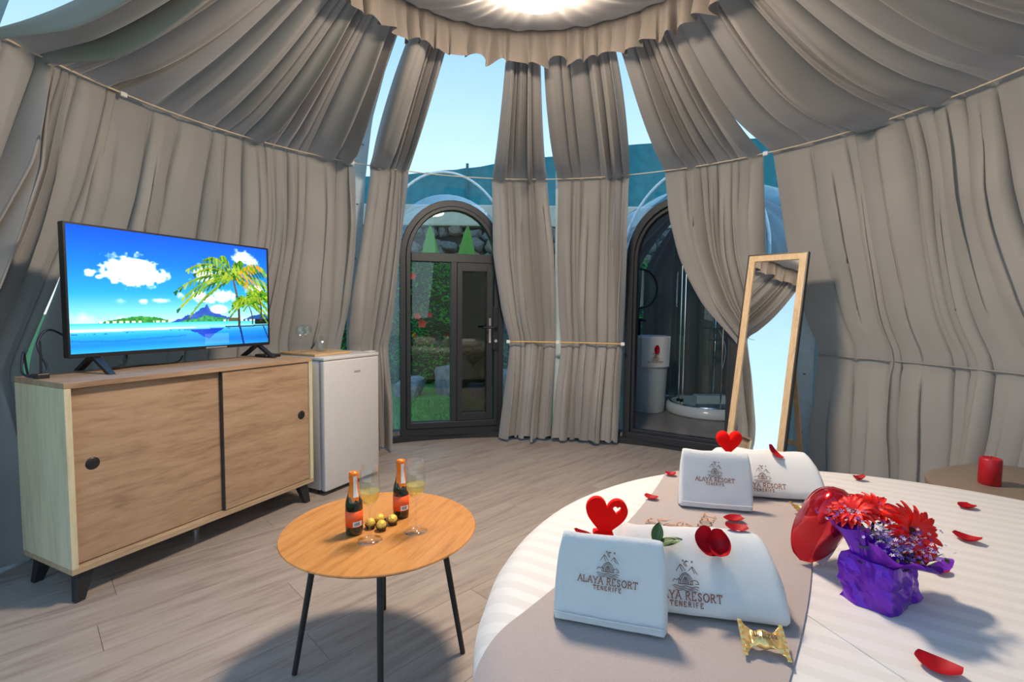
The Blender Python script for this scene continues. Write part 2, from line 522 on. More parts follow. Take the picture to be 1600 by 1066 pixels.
d2 = door_root(1, DOORS[1][0], 'door_2', 'open arched anthracite doorway to the bathroom pod')
arch_ring(MB(), 0.455, 0.395, 0.04, 0.10, SPRING, RISE, RISE - 0.06, -0.035, 0.10).build('outer_frame', M['frame'], d2, bevel=0.004)
arch_ring(MB(), 0.398, 0.372, 0.095, 0.125, SPRING, RISE - 0.062, RISE - 0.09, 0.0, 0.07).build('inner_frame', M['frame'], d2, bevel=0.003)
# door leaf swung open into the pod, seen edge-on against the hinge side
lf = MB().box((0.36, 0.09, 0.13), (0.392, 0.62, 1.62)).build('door_leaf', M['frame'], d2, bevel=0.004)
# dormers: clear curved collars that join each flat door to the dome, white hoops outside
for d, (az, hw) in zip((d1, d2), DOORS):
    mb = MB()
    A = arch_pts(hw + 0.004, 0.09, SPRING, RISE + 0.004, 24); Bp = arch_pts(hw + 0.10, 0.09, SPRING, RISE + 0.13, 24)
    n = len(A)
    def dep(x, z): return 0.16 + 0.26 * max(0.0, (z - 1.5)) ** 1.2
    v = [(x, 0.02, z) for x, z in A] + [(x, dep(x, z), z) for x, z in Bp]
    mb.add(v, [(i, i + 1, n + i + 1, n + i) for i in range(n - 1)])
    mb.build('dormer_collar', M['dormer'], d, smooth=True)
    H = arch_pts(hw + 0.16, 0.09, SPRING + 0.02, RISE + 0.36, 30)
    MB().tube([(x, dep(x, z) + 0.10, z) for x, z in H], 0.013, 8).build('dormer_hoop', M['hoop'], d, smooth=True)

# ------------------------------------------------------------------ curtains
Z_TOP, Z_RING, Z_MID = 2.70, 2.23, 0.88
R_TOP, R_RING, R_MID, R_FLOOR = 1.03, 2.19, 2.40, 2.385
def prof_r(z):
    return float(np.interp(z, [0.0, Z_MID, Z_RING, Z_TOP], [R_FLOOR, R_MID, R_RING, R_TOP]))
def smooth_interp(zq, pts):
    p = sorted(pts); zz = [a for a, b in p]; aa = [b for a, b in p]
    w = 0.06
    return float(np.mean([np.interp(zq + d, zz, aa) for d in (-w, -w / 2, 0, w / 2, w)]))

def curtain(L, Rr, folds, label, seed, amp=1.0, roff=0.0, mid_tie=True, bottom=0.02, group='curtain panels around the dome', upper=True, dart=False):
    rs = np.random.RandomState(seed)
    N_ = folds
    # irregular fold spacing and strength
    wd = rs.choice([0.45, 0.7, 1.0, 1.6], N_) * rs.uniform(0.85, 1.15, N_); edges = np.concatenate([[0], np.cumsum(wd)]); edges /= edges[-1]
    am = rs.choice([0.25, 0.45, 0.7, 0.95, 1.3], N_ + 1) * rs.uniform(0.85, 1.15, N_ + 1); am2 = rs.uniform(0.3, 1.2, N_ + 1); skew = rs.uniform(-1, 1, N_ + 1)
    ph = rs.uniform(0, 2 * PI, 8)
    if dart: skew = skew * 0.35
    xs_cell = [0.0, 0.035, 0.08, 0.15, 0.24, 0.34, 0.45, 0.55, 0.66, 0.76, 0.85, 0.92, 0.965]
    samples = [(k, x) for k in range(N_) for x in xs_cell] + [(N_ - 1, 1.0)]
    groove = rs.uniform(0.15, 1.0, N_ + 1); groove[0] = groove[-1] = 0.0
    nu = len(samples)
    # rows
    zrow = []
    if upper:
        zrow += list(np.linspace(Z_TOP, Z_RING, 26))
    zrow += list(np.linspace(Z_RING, Z_MID, 40))[1 if upper else 0:]
    zrow += list(np.linspace(Z_MID, bottom, 26))[1:]
    mb = MB()
    for z in zrow:
        aL, aR = smooth_interp(z, L), smooth_interp(z, Rr)
        r0 = prof_r(z)
        if z >= Z_RING:
            t = (Z_TOP - z) / (Z_TOP - Z_RING); sec = 0
        elif z >= Z_MID:
            t = (Z_RING - z) / (Z_RING - Z_MID); sec = 1
        else:
            t = (Z_MID - z) / Z_MID; sec = 2
        if sec == 0:
            env = 0.55 + 0.75 * math.sin(PI * min(1, t * 1.0)) ** 0.8
            if t > 0.75: env *= 1 - 0.6 * ((t - 0.75) / 0.25)
            sag = 0.045 * math.sin(PI * t)
        elif sec == 1:
            env = 0.35 + 0.9 * min(1, t / 0.35) * (1.0 if not mid_tie else (1 - 0.65 * max(0, (t - 0.75) / 0.25)))
            sag = 0.03 * math.sin(PI * t)
        else:
            env = 0.4 + 1.0 * min(1, t / 0.5)
            sag = 0.0
        A = 0.075 * amp * env
        for k, x in samples:
            uu = edges[k] + x * (edges[k + 1] - edges[k])
            drift = 0.016 * math.sin(ph[0] + 2.0 * z + 5 * uu) + 0.010 * math.sin(ph[1] + 4.1 * z - 9 * uu)
            u = min(1.0, max(0.0, uu + drift * math.sin(PI * uu)))
            # every pleat has its own depth and its own skew, and changes a little on the way down
            wl = 0.0 if sec < 2 else min(1.0, t / 0.6)
            kk = am * (1 - wl) + am2 * wl
            sk = skew[k] + 0.10 * math.sin(ph[5] + k * 1.7 + 1.3 * z)
            a0 = kk[k] * (0.75 + 0.35 * math.sin(ph[6] + k * 2.3 + 2.6 * z))
            xs = x ** (1.0 + 0.45 * sk) if sk > 0 else 1 - (1 - x) ** (1.0 - 0.45 * sk)
            d = a0 * math.sin(PI * xs) ** 0.8
            d += 0.16 * math.sin(2 * PI * (1.5 * x + 0.2 * k) + ph[2] + 1.7 * z) * a0
            d += 0.30 * (0.5 + 0.5 * math.sin(ph[3] + 2.3 * uu * PI + 2.2 * z))
            if dart and sec == 1:
                d = d * (1.0 - 0.55 * min(1, t / 0.7)) + 0.35 * min(1, t / 0.7) * math.sin(PI * u) ** 0.3
            d -= (groove[k] * math.exp(-(x / 0.07) ** 2) + groove[k + 1] * math.exp(-((1 - x) / 0.07) ** 2)) * (0.55 if sec else 0.75)
            # pulled-tight dimples right at the wires
            az = aL + (aR - aL) * u
            az -= (aR - aL) * (edges[k + 1] - edges[k]) * 0.15 * math.sin(4 * PI * x) * min(1.1, a0 * env * 1.2) * (0.3 if sec == 0 else 1)
            az += (aR - aL) * (edges[k + 1] - edges[k]) * 0.22 * sk * math.sin(PI * x) ** 2 * min(1, env)
            rr = r0 - A * d - roff
            zz = z
            if sec == 0:
                # the roof part sags under its own weight, pleats hang down
                zz = z - sag - A * d * 0.8
                rr = r0 - A * d * 0.35 - roff
            else:
                rr = rr + sag * 0.5
            if z == zrow[-1]:
                zz += 0.012 * math.sin(2 * PI * x + ph[4])
            mb.v.append(pol(az, rr, zz))
    for j in range(len(zrow) - 1):
        for i in range(nu - 1):
            mb.f.append((j * nu + i, j * nu + i + 1, (j + 1) * nu + i + 1, (j + 1) * nu + i))
    o = mb.build('curtain', M['curtain'], smooth=True, recalc=False)
    tag(o, label, 'curtain', group)
    return o

curtain([(2.70, -95), (2.35, -90), (2.23, -89.5), (1.6, -95), (1.1, -99), (0.88, -100), (0, -99)],
        [(2.70, -74.6), (2.23, -74.9), (1.73, -76.6), (1.5, -78.0), (1.34, -79.4), (1.0, -82.2), (0.88, -83.2), (0, -84.2)], 9,
        'taupe curtain swept back behind the free end of the sideboard', 21, 1.0, 0.03)
curtain([(2.70, -76.2), (2.23, -76.0), (1.73, -77.3), (1.5, -78.3), (1.2, -80.2), (1.0, -81.6), (0.88, -82.1), (0, -81.6)],
        [(2.70, -43), (2.63, -41.8), (2.23, -35.6), (1.56, -35.6), (1.06, -36.4), (0.88, -37), (0, -37)], 12,
        'wide taupe curtain hanging behind the television', 5, 1.15, 0.0)
curtain([(2.70, -39.5), (2.63, -38.8), (2.23, -32.6), (1.66, -34.0), (1.22, -35.6), (0.9, -36.0), (0, -33.8)],
        [(2.70, -27), (2.63, -26.8), (2.22, -24.8), (1.48, -26.4), (0.96, -27.5), (0.88, -28), (0, -27.8)], 4,
        'narrow taupe curtain gathered behind the small white fridge', 8, 1.25, 0.045)
curtain([(2.70, -7.4), (2.65, -7.2), (2.23, -6.9), (1.62, -6.3), (1.12, -4.1), (0.88, -2.4), (0.6, -2.8), (0, -4.6)],
        [(2.70, 3.8), (2.65, 4.0), (2.23, 5.2), (1.62, 6.7), (1.13, 7.2), (0.88, 7.3), (0, 6.6)], 5,
        'taupe curtain tied at the waist between the doors, next to the arched glass door', 13, 1.4, 0.0, bottom=0.035)
curtain([(2.70, 4.9), (2.64, 5.0), (2.23, 7.6), (1.62, 7.5), (1.13, 8.0), (0.88, 8.6), (0.4, 7.6), (0, 6.9)],
        [(2.70, 28), (2.63, 27.6), (2.23, 22.6), (1.61, 22.2), (1.14, 21.6), (0.88, 21.3), (0, 20.8)], 6,
        'taupe curtain tied at the waist between the doors, next to the bathroom doorway', 17, 1.4, 0.01, bottom=0.035)
curtain([(2.70, 29.2), (2.64, 29.6), (2.23, 29.9), (1.9, 30.6), (1.6, 32.3), (1.4, 34.4), (1.2, 37.1), (0.95, 42.6), (0.88, 44), (0, 45.5)],
        [(2.70, 48.2), (2.40, 48.6), (2.22, 48.3), (1.56, 48.2), (1.0, 50), (0.88, 51), (0, 51)], 7,
        'taupe curtain swept aside across the bathroom doorway, behind the leaning mirror', 23, 1.3, 0.02)
curtain([(2.70, 47.2), (2.42, 47.6), (2.34, 48.9), (2.24, 49.7), (1.59, 51.5), (1.11, 54.4), (0.9, 56.6), (0.86, 56.0), (0.16, 56.6), (0, 56.6)],
        [(2.70, 108), (2.23, 108), (0.88, 114), (0, 114)], 15,
        'very wide taupe curtain along the wall behind the round bed and side table', 37, 0.95, 0.0, dart=True)
curtain([(2.70, 116), (2.23, 116), (0.88, 117), (0, 117)], [(2.70, 158), (2.23, 158), (1.2, 161), (0.88, 162), (0, 162)], 12,
        'unseen taupe curtain added at the bed head to block sky reflections', 41, 0.2, -0.06)  # out of view, added to dim the sky mirrored in the door panes

# wires that hold the curtains to the dome
def ring_wire(r, z, a0, a1, name, label, rad=0.006, mat='wire', wob=0.0):
    pts = []
    n = int(abs(a1 - a0) / 2) + 2
    for k in range(n):
        a = a0 + (a1 - a0) * k / (n - 1)
        pts.append(pol(a, r, z + wob * math.sin(a * 0.13)))
    o = MB().tube(pts, rad, 6).build(name, M[mat], smooth=True)
    return o
w1 = ring_wire(R_RING - 0.055, Z_RING - 0.002, -92, 114, 'curtain_wire', '', 0.0042)
tag(w1, 'cream curtain wire running round the dome above head height', 'wire')
w2 = ring_wire(R_MID - 0.085, Z_MID, -2.8, 21.8, 'curtain_wire', '', 0.006, 'wire_gold')
tag(w2, 'waist-height golden cord tying the two curtains between the doors', 'wire')
w3 = ring_wire(R_MID - 0.034, Z_MID, 56.5, 114, 'curtain_wire', '', 0.0045, 'curtain')
tag(w3, 'taupe covered wire seam at waist height behind the round bed', 'wire')
for w_, azs, r_, z_ in ((w1, (-74.5, -36.5, -31, 49.0), R_RING - 0.056, Z_RING - 0.005), (w2, (-2.8, 7.9, 21.6), R_MID - 0.086, Z_MID)):
    for az in azs:
        MB().box((-0.016, -0.008, -0.014), (0.016, 0.008, 0.014), Tm(pol(az, r_, z_), -math.radians(az))).build('clip', M['clip'], w_, bevel=0.003)

# gathered ceiling cloth with ruffle
def ceil_fn(u, v):
    a = u * 2 * PI
    r = 0.16 + (0.97 - 0.16) * v
    pl_ = math.sin(a * 46 + 2.0 * math.sin(a * 3)) * 0.5 + 0.5 * math.sin(a * 29 + 1.3)
    z = 2.50 + 0.27 * v ** 1.5 + 0.010 * pl_ * (0.4 + 0.6 * v) * (1 - v * 0.3)
    return (CX + r * math.cos(a), CY + r * math.sin(a), z)
ceil = MB().grid(480, 26, ceil_fn, wrap=True).build('ceiling', M['ceiling_cloth'], smooth=True, recalc=False)
tag(ceil, 'gathered pale taupe ceiling cloth around the lamp', kind='structure')
def ruffle_fn(u, v):
    a = u * 2 * PI
    f = math.sin(a * 60 + 2.6 * math.sin(a * 5 + 1) + 1.2 * math.sin(a * 11))
    f2 = math.sin(a * 71 + 3.0 * math.sin(a * 7))
    amp_ = 0.010 + 0.030 * v ** 0.8
    r = 0.940 - 0.005 * v + amp_ * (0.75 * f + 0.35 * f2)
    z = 2.775 - 0.205 * v + (0.012 * math.sin(a * 23 + 1) + 0.010 * math.sin(a * 37)) * v
    da = 0.022 * v * math.cos(a * 60 + 2.6 * math.sin(a * 5 + 1))
    return (CX + r * math.cos(a + da), CY + r * math.sin(a + da), z)
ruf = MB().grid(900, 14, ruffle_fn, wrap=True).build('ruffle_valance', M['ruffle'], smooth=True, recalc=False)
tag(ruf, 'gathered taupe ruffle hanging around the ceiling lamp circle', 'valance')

# ceiling lamp
M['lamp_glow'] = None
m_, nt_, out_ = new_mat('lamp_diffuser')
em_ = N(nt_, 'ShaderNodeEmission'); em_.inputs['Color'].default_value = (1.0, 0.82, 0.62, 1); em_.inputs['Strength'].default_value = LAMP_STRENGTH
nt_.links.new(em_.outputs[0], out_.inputs['Surface'])
M['lamp_glow'] = m_
M['lamp_body'] = plain('lamp_body', (0.85, 0.80, 0.72), 0.4)
lamp = empty('ceiling_lamp', (CX + 0.01, CY + 0.05, 2.42), 0, 'round glowing flush lamp at the centre of the ceiling', 'lamp')
MB().lathe([(0.0, -0.012), (0.09, -0.010), (0.145, 0.0), (0.168, 0.02), (0.172, 0.045), (0.165, 0.06)], 48).build('diffuser', M['lamp_glow'], lamp, smooth=True)
MB().lathe([(0.166, 0.060), (0.176, 0.060), (0.176, 0.09), (0.10, 0.10), (0.0, 0.10)], 48).build('lamp_base', M['lamp_body'], lamp, smooth=True)

# ------------------------------------------------------------------ outside
lawn = MB()
lawn.grid(40, 40, lambda u, v: ((u - 0.5) * 120, (v - 0.5) * 120 + 5, -0.10))
lawn = lawn.build('ground', M['grass'])
tag(lawn, 'green lawn around the tent', kind='structure')
# grass blades near the door
gb = MB()
for k in range(9000):
    x = random.uniform(-2.6, 0.3); y_ = random.uniform(4.75, 6.8)
    a = random.uniform(0, PI); hgt = random.uniform(0.02, 0.05); w_ = 0.004
    dx, dy = math.cos(a) * w_, math.sin(a) * w_
    lx, ly = random.uniform(-.02, .02), random.uniform(-.02, .02)
    gb.add([(x - dx, y_ - dy, -0.10), (x + dx, y_ + dy, -0.10), (x + lx, y_ + ly, -0.10 + hgt)], [(0, 1, 2)])
g_ = gb.build('grass', M['grass'], recalc=False)
tag(g_, 'short green grass outside the arched door', 'grass', kind='stuff')

def rock_mesh(seed, sub=2, rough=0.28):
    bm = bmesh.new(); bmesh.ops.create_icosphere(bm, subdivisions=sub, radius=1.0)
    off = Vector((seed * 3.7, seed * 1.3, seed * 7.1))
    for v in bm.verts:
        n1 = noise.noise(v.co * 0.9 + off); n2 = noise.noise(v.co * 2.3 + off)
        v.co *= 1 + rough * 1.3 * n1 + rough * 0.6 * n2
        for ax in range(3):
            v.co[ax] = max(-0.74, min(0.74, v.co[ax]))
    me = bpy.data.meshes.new('rock%d' % seed); bm.to_mesh(me); bm.free()
    return me
# boulders at the foot of the hedge
boul = [(-2.05, 7.3, 0.27, 0.20), (-1.47, 7.1, 0.27, 0.19), (-0.93, 7.3, 0.24, 0.30), (-0.46, 7.1, 0.19, 0.15), (0.02, 7.25, 0.26, 0.28), (0.56, 7.35, 0.27, 0.36), (1.1, 7.25, 0.25, 0.26), (1.62, 7.3, 0.24, 0.3), (-2.65, 7.3, 0.27, 0.24)]
names_b = ['pale flat boulder', 'low pale blue-grey boulder', 'tall grey pointed boulder', 'small white boulder', 'wide grey boulder', 'big grey boulder stacked behind', 'rounded grey boulder', 'grey boulder under the hedge flowers', 'low grey boulder at the hedge end']
for k, (x, y_, r_, hz) in enumerate(boul):
    me = rock_mesh(k + 1, 3, 0.30); me.materials.append(M['boulder'])
    o = link_mesh('boulder', me)
    o.location = (x, y_, -0.12 + hz * 0.7); o.scale = (r_, r_ * 0.8, hz); o.rotation_euler = (0.1, 0.2 * (-1) ** k, k * 1.3)
    tag(o, names_b[k] + ' lying on the lawn edge outside the arched door', 'boulder', 'garden boulders outside the door')
# hedge with red flowers
hedge = empty('hedge', (-0.9, 8.45, -0.1), 0, 'dense green hedge with red flowers seen through the arched door', 'hedge')
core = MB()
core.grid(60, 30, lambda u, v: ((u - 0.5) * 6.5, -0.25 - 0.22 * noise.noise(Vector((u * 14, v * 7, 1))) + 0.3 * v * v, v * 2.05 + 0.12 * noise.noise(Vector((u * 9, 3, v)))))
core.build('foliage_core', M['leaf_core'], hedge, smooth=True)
lv = MB()
for k in range(11000):
    u, v = random.random(), random.random()
    p = Vector(((u - 0.5) * 6.5, -0.28 - 0.22 * noise.noise(Vector((u * 14, v * 7, 1))) + 0.3 * v * v + random.uniform(-0.1, 0.03), v * 2.1 + random.uniform(-0.05, 0.1)))
    s_ = random.uniform(0.025, 0.05)
    Mx = Tm(p, random.uniform(0, 6.28), random.uniform(-1.0, 1.0), random.uniform(-1, 1), s_)
    lv.add([(0, 0, 0), (0.45, 0.7, 0.08), (0, 1.8, 0), (-0.45, 0.7, 0.08)], [(0, 1, 2, 3)], Mx)
o = lv.build('leaf_mass', M['leaf'], hedge, recalc=False); o['kind'] = 'stuff'
for (x, y_, z, s_) in ((-0.70, -0.46, 1.78, 0.07), (-0.55, -0.46, 1.02, 0.085), (-0.63, -0.44, 1.14, 0.07), (-0.43, -0.45, 1.16, 0.05), (0.9, -0.42, 1.4, 0.06)):
    fl = MB()
    for q in range(5):
        a = q * 2 * PI / 5
        fl.add([(0, 0, 0), (0.5, -0.25, 0.45), (0.15, -0.3, 1.0), (-0.35, -0.2, 0.6)], [(0, 1, 2, 3)], Tm((x, y_, z), 0, 0, a, s_))
    fl.build('flower', M['flower_red'], hedge)
# pointed leaves rising above the hedge
plant = empty('agave_plant', (-1.15, 9.25, -0.1), 0, 'pair of broad pointed green leaves rising above the hedge', 'plant')
for dx, tilt_, hh in ((-0.34, -0.06, 2.85), (0.18, 0.10, 2.85)):
    def lf_(u, v, dx=dx, tilt_=tilt_, hh=hh):
        w = 0.17 * (0.35 + 1.6 * v) * (1 - v ** 4) if v < 1 else 0
        w = 0.42 * math.sin(PI * min(1, 0.5 + v * 0.5)) ** 0.8
        return (dx + (u - 0.5) * 2 * w + tilt_ * v * 1.2, 0.1 * v + 0.25 * abs(u - 0.5) * 0.4, v * hh)
    MB().grid(7, 24, lf_).build('leaf', M['blade'], plant, smooth=True)

# terrace wall of dark stones with a pale parapet, teal netting fence above
wallr = empty('wall_terrace', (0.0, 10.2, -0.1), 0, 'dry stone terrace wall of dark volcanic rocks behind the garden', None, None, 'structure')
MB().box((-7, 0.25, 0), (9, 0.7, 2.95)).build('wall_core', M['mortar'], wallr)
rocks = []
for k in range(8):
    me = rock_mesh(20 + k, 2, 0.30); me.materials.append(M['stone'] if k % 4 else M['stone_b']); rocks.append(me)
rr_ = random.Random(3)
zc = 1.35
cnt = 0
while zc < 2.95:
    xc = -3.4 + rr_.uniform(0, 0.2)
    while xc < 4.6:
        w_ = rr_.uniform(0.13, 0.27); h_ = rr_.uniform(0.11, 0.19)
        big = zc > 2.45
        o = link_mesh('stone', rr_.choice(rocks), None, wallr)
        o.location = (xc + w_ * 0.8, 0.18 + rr_.uniform(-0.06, 0.05), zc + rr_.uniform(-0.05, 0.05))
        o.scale = (w_, 0.2, h_); o.rotation_euler = (rr_.uniform(-.3, .3), rr_.uniform(-.6, .6), rr_.uniform(-.4, .4))
        xc += w_ * 1.62; cnt += 1
    zc += 0.245
MB().box((-7, 0.0, 2.95), (9, 0.8, 3.38)).build('parapet', M['parapet'], wallr, bevel=0.03)
fence = empty('netting_fence', (0, 10.9, 3.1), 0, 'teal shade netting fence on posts above the stone wall', 'fence')
pts_top = [(-7, 0.85), (-2.6, 0.92), (-1.0, 1.10), (0.4, 1.30), (2.4, 1.62), (9, 2.0)]
for a, b in zip(pts_top[:-1], pts_top[1:]):
    seg = int(max(2, (b[0] - a[0]) / 0.25))
    mb = MB().grid(seg + 1, 6, lambda u, v: (a[0] + (b[0] - a[0]) * u, 0.04 * math.sin(u * 20 + v * 3), v * (a[1] + (b[1] - a[1]) * u)))
    mb.build('netting_panel', M['netting'], fence, smooth=True)
for x in (-4.8, -2.6, -1.0, 0.4, 2.4, 4.5):
    MB().tube([(x, -0.05, -0.1), (x, -0.05, float(np.interp(x, [q[0] for q in pts_top], [q[1] for q in pts_top])) + 0.08)], 0.03, 8).build('post', M['netting'], fence)

# ------------------------------------------------------------------ furniture materials
M['oak'] = wood('pale_oak', (0.235, 0.14, 0.085), (0.375, 0.245, 0.155), (0.445, 0.31, 0.205), axis=0, scale=1.7, rough=0.5, stretch=7.0, contrast=0.9)
M['oak_v'] = wood('daylit_oak_side', (0.42, 0.36, 0.23), (0.60, 0.53, 0.36), (0.66, 0.59, 0.42), axis=2, scale=1.7, rough=0.5, stretch=9.0, contrast=0.8)  # daylight on the side panels is painted in as a paler oak
M['oak_edge'] = wood('oak_edge', (0.30, 0.20, 0.12), (0.42, 0.30, 0.19), (0.50, 0.37, 0.24), axis=0, scale=2, rough=0.5)
M['table_wood'] = wood('honey_oak', (0.33, 0.125, 0.025), (0.50, 0.215, 0.055), (0.57, 0.27, 0.08), axis=1, scale=2.6, rough=0.38, stretch=9.0, contrast=0.9)
M['board'] = wood('board_wood', (0.35, 0.2, 0.09), (0.5, 0.32, 0.16), (0.6, 0.42, 0.24), axis=0, scale=3, rough=0.5)
M['mirror_wood'] = wood('mirror_wood', (0.48, 0.31, 0.16), (0.62, 0.43, 0.25), (0.70, 0.51, 0.32), axis=2, scale=3, rough=0.5)
M['mirror'] = plain('mirror_glass', (0.92, 0.94, 0.94), 0.01, 1.0, var=0.0)
M['fridge'] = plain('fridge_white', (0.56, 0.55, 0.555), 0.35, var=0.02)
M['gasket'] = plain('gasket', (0.5, 0.55, 0.62), 0.6)
M['grey'] = plain('grey_mark', (0.25, 0.25, 0.27), 0.4)
M['steel_dark'] = plain('steel_dark', (0.07, 0.07, 0.075), 0.35, 0.6)
M['cable'] = plain('cable', (0.010, 0.016, 0.04), 0.5)
M['glass'] = clear('drinking_glass', (0.955, 0.97, 0.965), 1.75)
M['wine'] = clear('white_wine', (1.0, 0.94, 0.60), 1.4, dirt=(0.92, 0.74, 0.26, 0.34))
M['bottle'] = plain('bottle_glass', (0.020, 0.016, 0.004), 0.08, spec=0.6, var=0.2, coat=0.5)
M['orange_foil'] = plain('orange_foil', (0.88, 0.20, 0.012), 0.32, 0.25, var=0.12, scale=90, bump=0.15)
M['orange_label'] = plain('orange_label', (0.85, 0.10, 0.015), 0.5)
M['white_paper'] = plain('white_paper', (0.75, 0.74, 0.74), 0.6)
M['ink'] = plain('ink', (0.03, 0.03, 0.03), 0.6)
M['gold'] = plain('gold_foil', (0.92, 0.56, 0.09), 0.38, 0.25, var=0.25, scale=160, bump=0.9)
M['paper_cup'] = plain('brown_paper_cup', (0.07, 0.03, 0.012), 0.6)

# ------------------------------------------------------------------ sideboard
SB_LOC, SB_YAW = (-1.6776, 1.8367, 0.0), 1.1333
SL, SD, SH, SBZ = 1.1785, 0.385, 0.8646, 0.1187
sb = empty('sideboard', SB_LOC, SB_YAW, 'pale oak sideboard with two sliding doors under the television', 'sideboard')
t_ = 0.022
body = empty('body', (0, 0, 0)); body.parent = sb
MB().box((0, 0, SH - t_), (SL, SD, SH)).build('top_panel', M['oak'], body, bevel=0.001)
MB().box((0, 0, SBZ), (SL, SD, SBZ + t_)).build('bottom_panel', M['oak_edge'], body, bevel=0.001)
MB().box((0, 0.0, SBZ + t_), (t_, SD, SH - t_)).build('side_panel', M['oak_v'], body, bevel=0.001)
MB().box((SL - t_, 0.0, SBZ + t_), (SL, SD, SH - t_)).build('side_panel', M['oak_v'], body, bevel=0.001)
MB().box((t_, SD - 0.008, SBZ + t_), (SL - t_, SD, SH - t_)).build('back_panel', M['oak_edge'], body)
MB().box((0.0005, 0.006, SBZ - 0.003), (SL - 0.0005, 0.05, SBZ)).build('door_track', M['black'], sb)
mid = SL * 0.535
def slide_door(x0, x1, y0, hx, hz):
    dr = MB().box((x0, y0, SBZ + t_ + 0.004), (x1, y0 + 0.016, SH - t_ - 0.004)).build('sliding_door', M['oak'], sb, bevel=0.001)
    MB().lathe([(0.0, 0.0035), (0.020, 0.0035), (0.0235, 0.001), (0.027, -0.002), (0.0235, -0.004), (0.0215, -0.003)], 28, Tm((hx, y0 - 0.0005, hz), 0, PI / 2)).build('finger_pull', M['black'], dr, smooth=True)
    return dr
slide_door(t_ + 0.002, mid + 0.02, 0.032, 0.095, 0.53)
slide_door(mid, SL - t_ - 0.002, 0.010, SL - 0.075, 0.535)
MB().box((mid - 0.004, 0.0095, SBZ + t_ + 0.003), (mid + 0.0, 0.031, SH - t_ - 0.003)).build('door_edge_profile', M['steel_dark'], sb)
def sb_leg(x, y, sx, sy):
    mb = MB()
    dx, dy = 0.035 * sx, 0.03 * sy
    a = 0.024
    v = [(x - a * 1.3, y - a, SBZ), (x + a * 1.3, y - a, SBZ), (x + a * 1.3, y + a, SBZ), (x - a * 1.3, y + a, SBZ),
         (x + dx - a * 0.7, y + dy - a * 0.6, 0), (x + dx + a * 0.7, y + dy - a * 0.6, 0), (x + dx + a * 0.7, y + dy + a * 0.6, 0), (x + dx - a * 0.7, y + dy + a * 0.6, 0)]
    mb.add(v, [(0, 1, 2, 3), (7, 6, 5, 4), (0, 4, 5, 1), (1, 5, 6, 2), (2, 6, 7, 3), (3, 7, 4, 0)])
    mb.build('leg', M['black_metal'], sb, bevel=0.003)
sb_leg(0.055, 0.045, -0.8, -0.6); sb_leg(SL - 0.06, 0.045, 0.8, -0.6); sb_leg(0.055, SD - 0.05, -0.8, 0.6); sb_leg(SL - 0.06, SD - 0.05, 0.8, 0.6)
MB().lathe([(0.0, 0.0), (0.022, 0.0), (0.022, 0.03), (0.014, 0.04), (0.014, SBZ), (0, SBZ)], 16, Tm((SL * 0.5, 0.19, 0))).build('support_foot', M['chrome'], sb, smooth=False)

# ------------------------------------------------------------------ television with its beach picture
TV_LOC, TV_YAW, TVW = (-1.8609, 2.0614, 0.9346), 1.15, 0.981
TVH = TVW / 1.72
tv = empty('television', (TV_LOC[0], TV_LOC[1], SH + 0.001), TV_YAW, 'flat screen television showing a tropical beach on the sideboard', 'television')
tz = TV_LOC[2] - SH - 0.001
frm = MB()
for lo, hi in (((0, -0.012, tz), (TVW, 0.028, tz + 0.016)), ((0, -0.012, tz + TVH - 0.008), (TVW, 0.028, tz + TVH)), ((0, -0.012, tz + 0.016), (0.008, 0.028, tz + TVH - 0.008)), ((TVW - 0.008, -0.012, tz + 0.016), (TVW, 0.028, tz + TVH - 0.008))):
    frm.box(lo, hi)
frm.box((0.006, 0.0, tz + 0.01), (TVW - 0.006, 0.03, tz + TVH - 0.006))
frm.build('bezel', M['black'], tv, bevel=0.0015)
MB().box((0.12, 0.03, tz + 0.03), (TVW - 0.12, 0.075, tz + TVH * 0.62)).build('back_housing', M['black'], tv, bevel=0.008)
MB().box((TVW * 0.60, -0.0135, tz + 0.003), (TVW * 0.72, -0.012, tz + 0.011)).build('logo_strip', M['grey'], tv)
for x in (0.10, TVW - 0.06):
    ft = MB()
    for sy in (-1, 1):
        ft.add([(x - 0.014, 0.008 - 0.006, tz + 0.006), (x + 0.014, 0.008 - 0.006, tz + 0.006), (x + 0.014, 0.008 + 0.02, tz + 0.006), (x - 0.014, 0.008 + 0.02, tz + 0.006),
                (x - 0.012, 0.014 + sy * 0.125 - 0.016, 0), (x + 0.012, 0.014 + sy * 0.125 - 0.016, 0), (x + 0.012, 0.014 + sy * 0.125 + 0.016, 0), (x - 0.012, 0.014 + sy * 0.125 + 0.016, 0)],
               [(0, 1, 2, 3), (7, 6, 5, 4), (0, 4, 5, 1), (1, 5, 6, 2), (2, 6, 7, 3), (3, 7, 4, 0)])
    ft.build('foot', M['black'], tv)

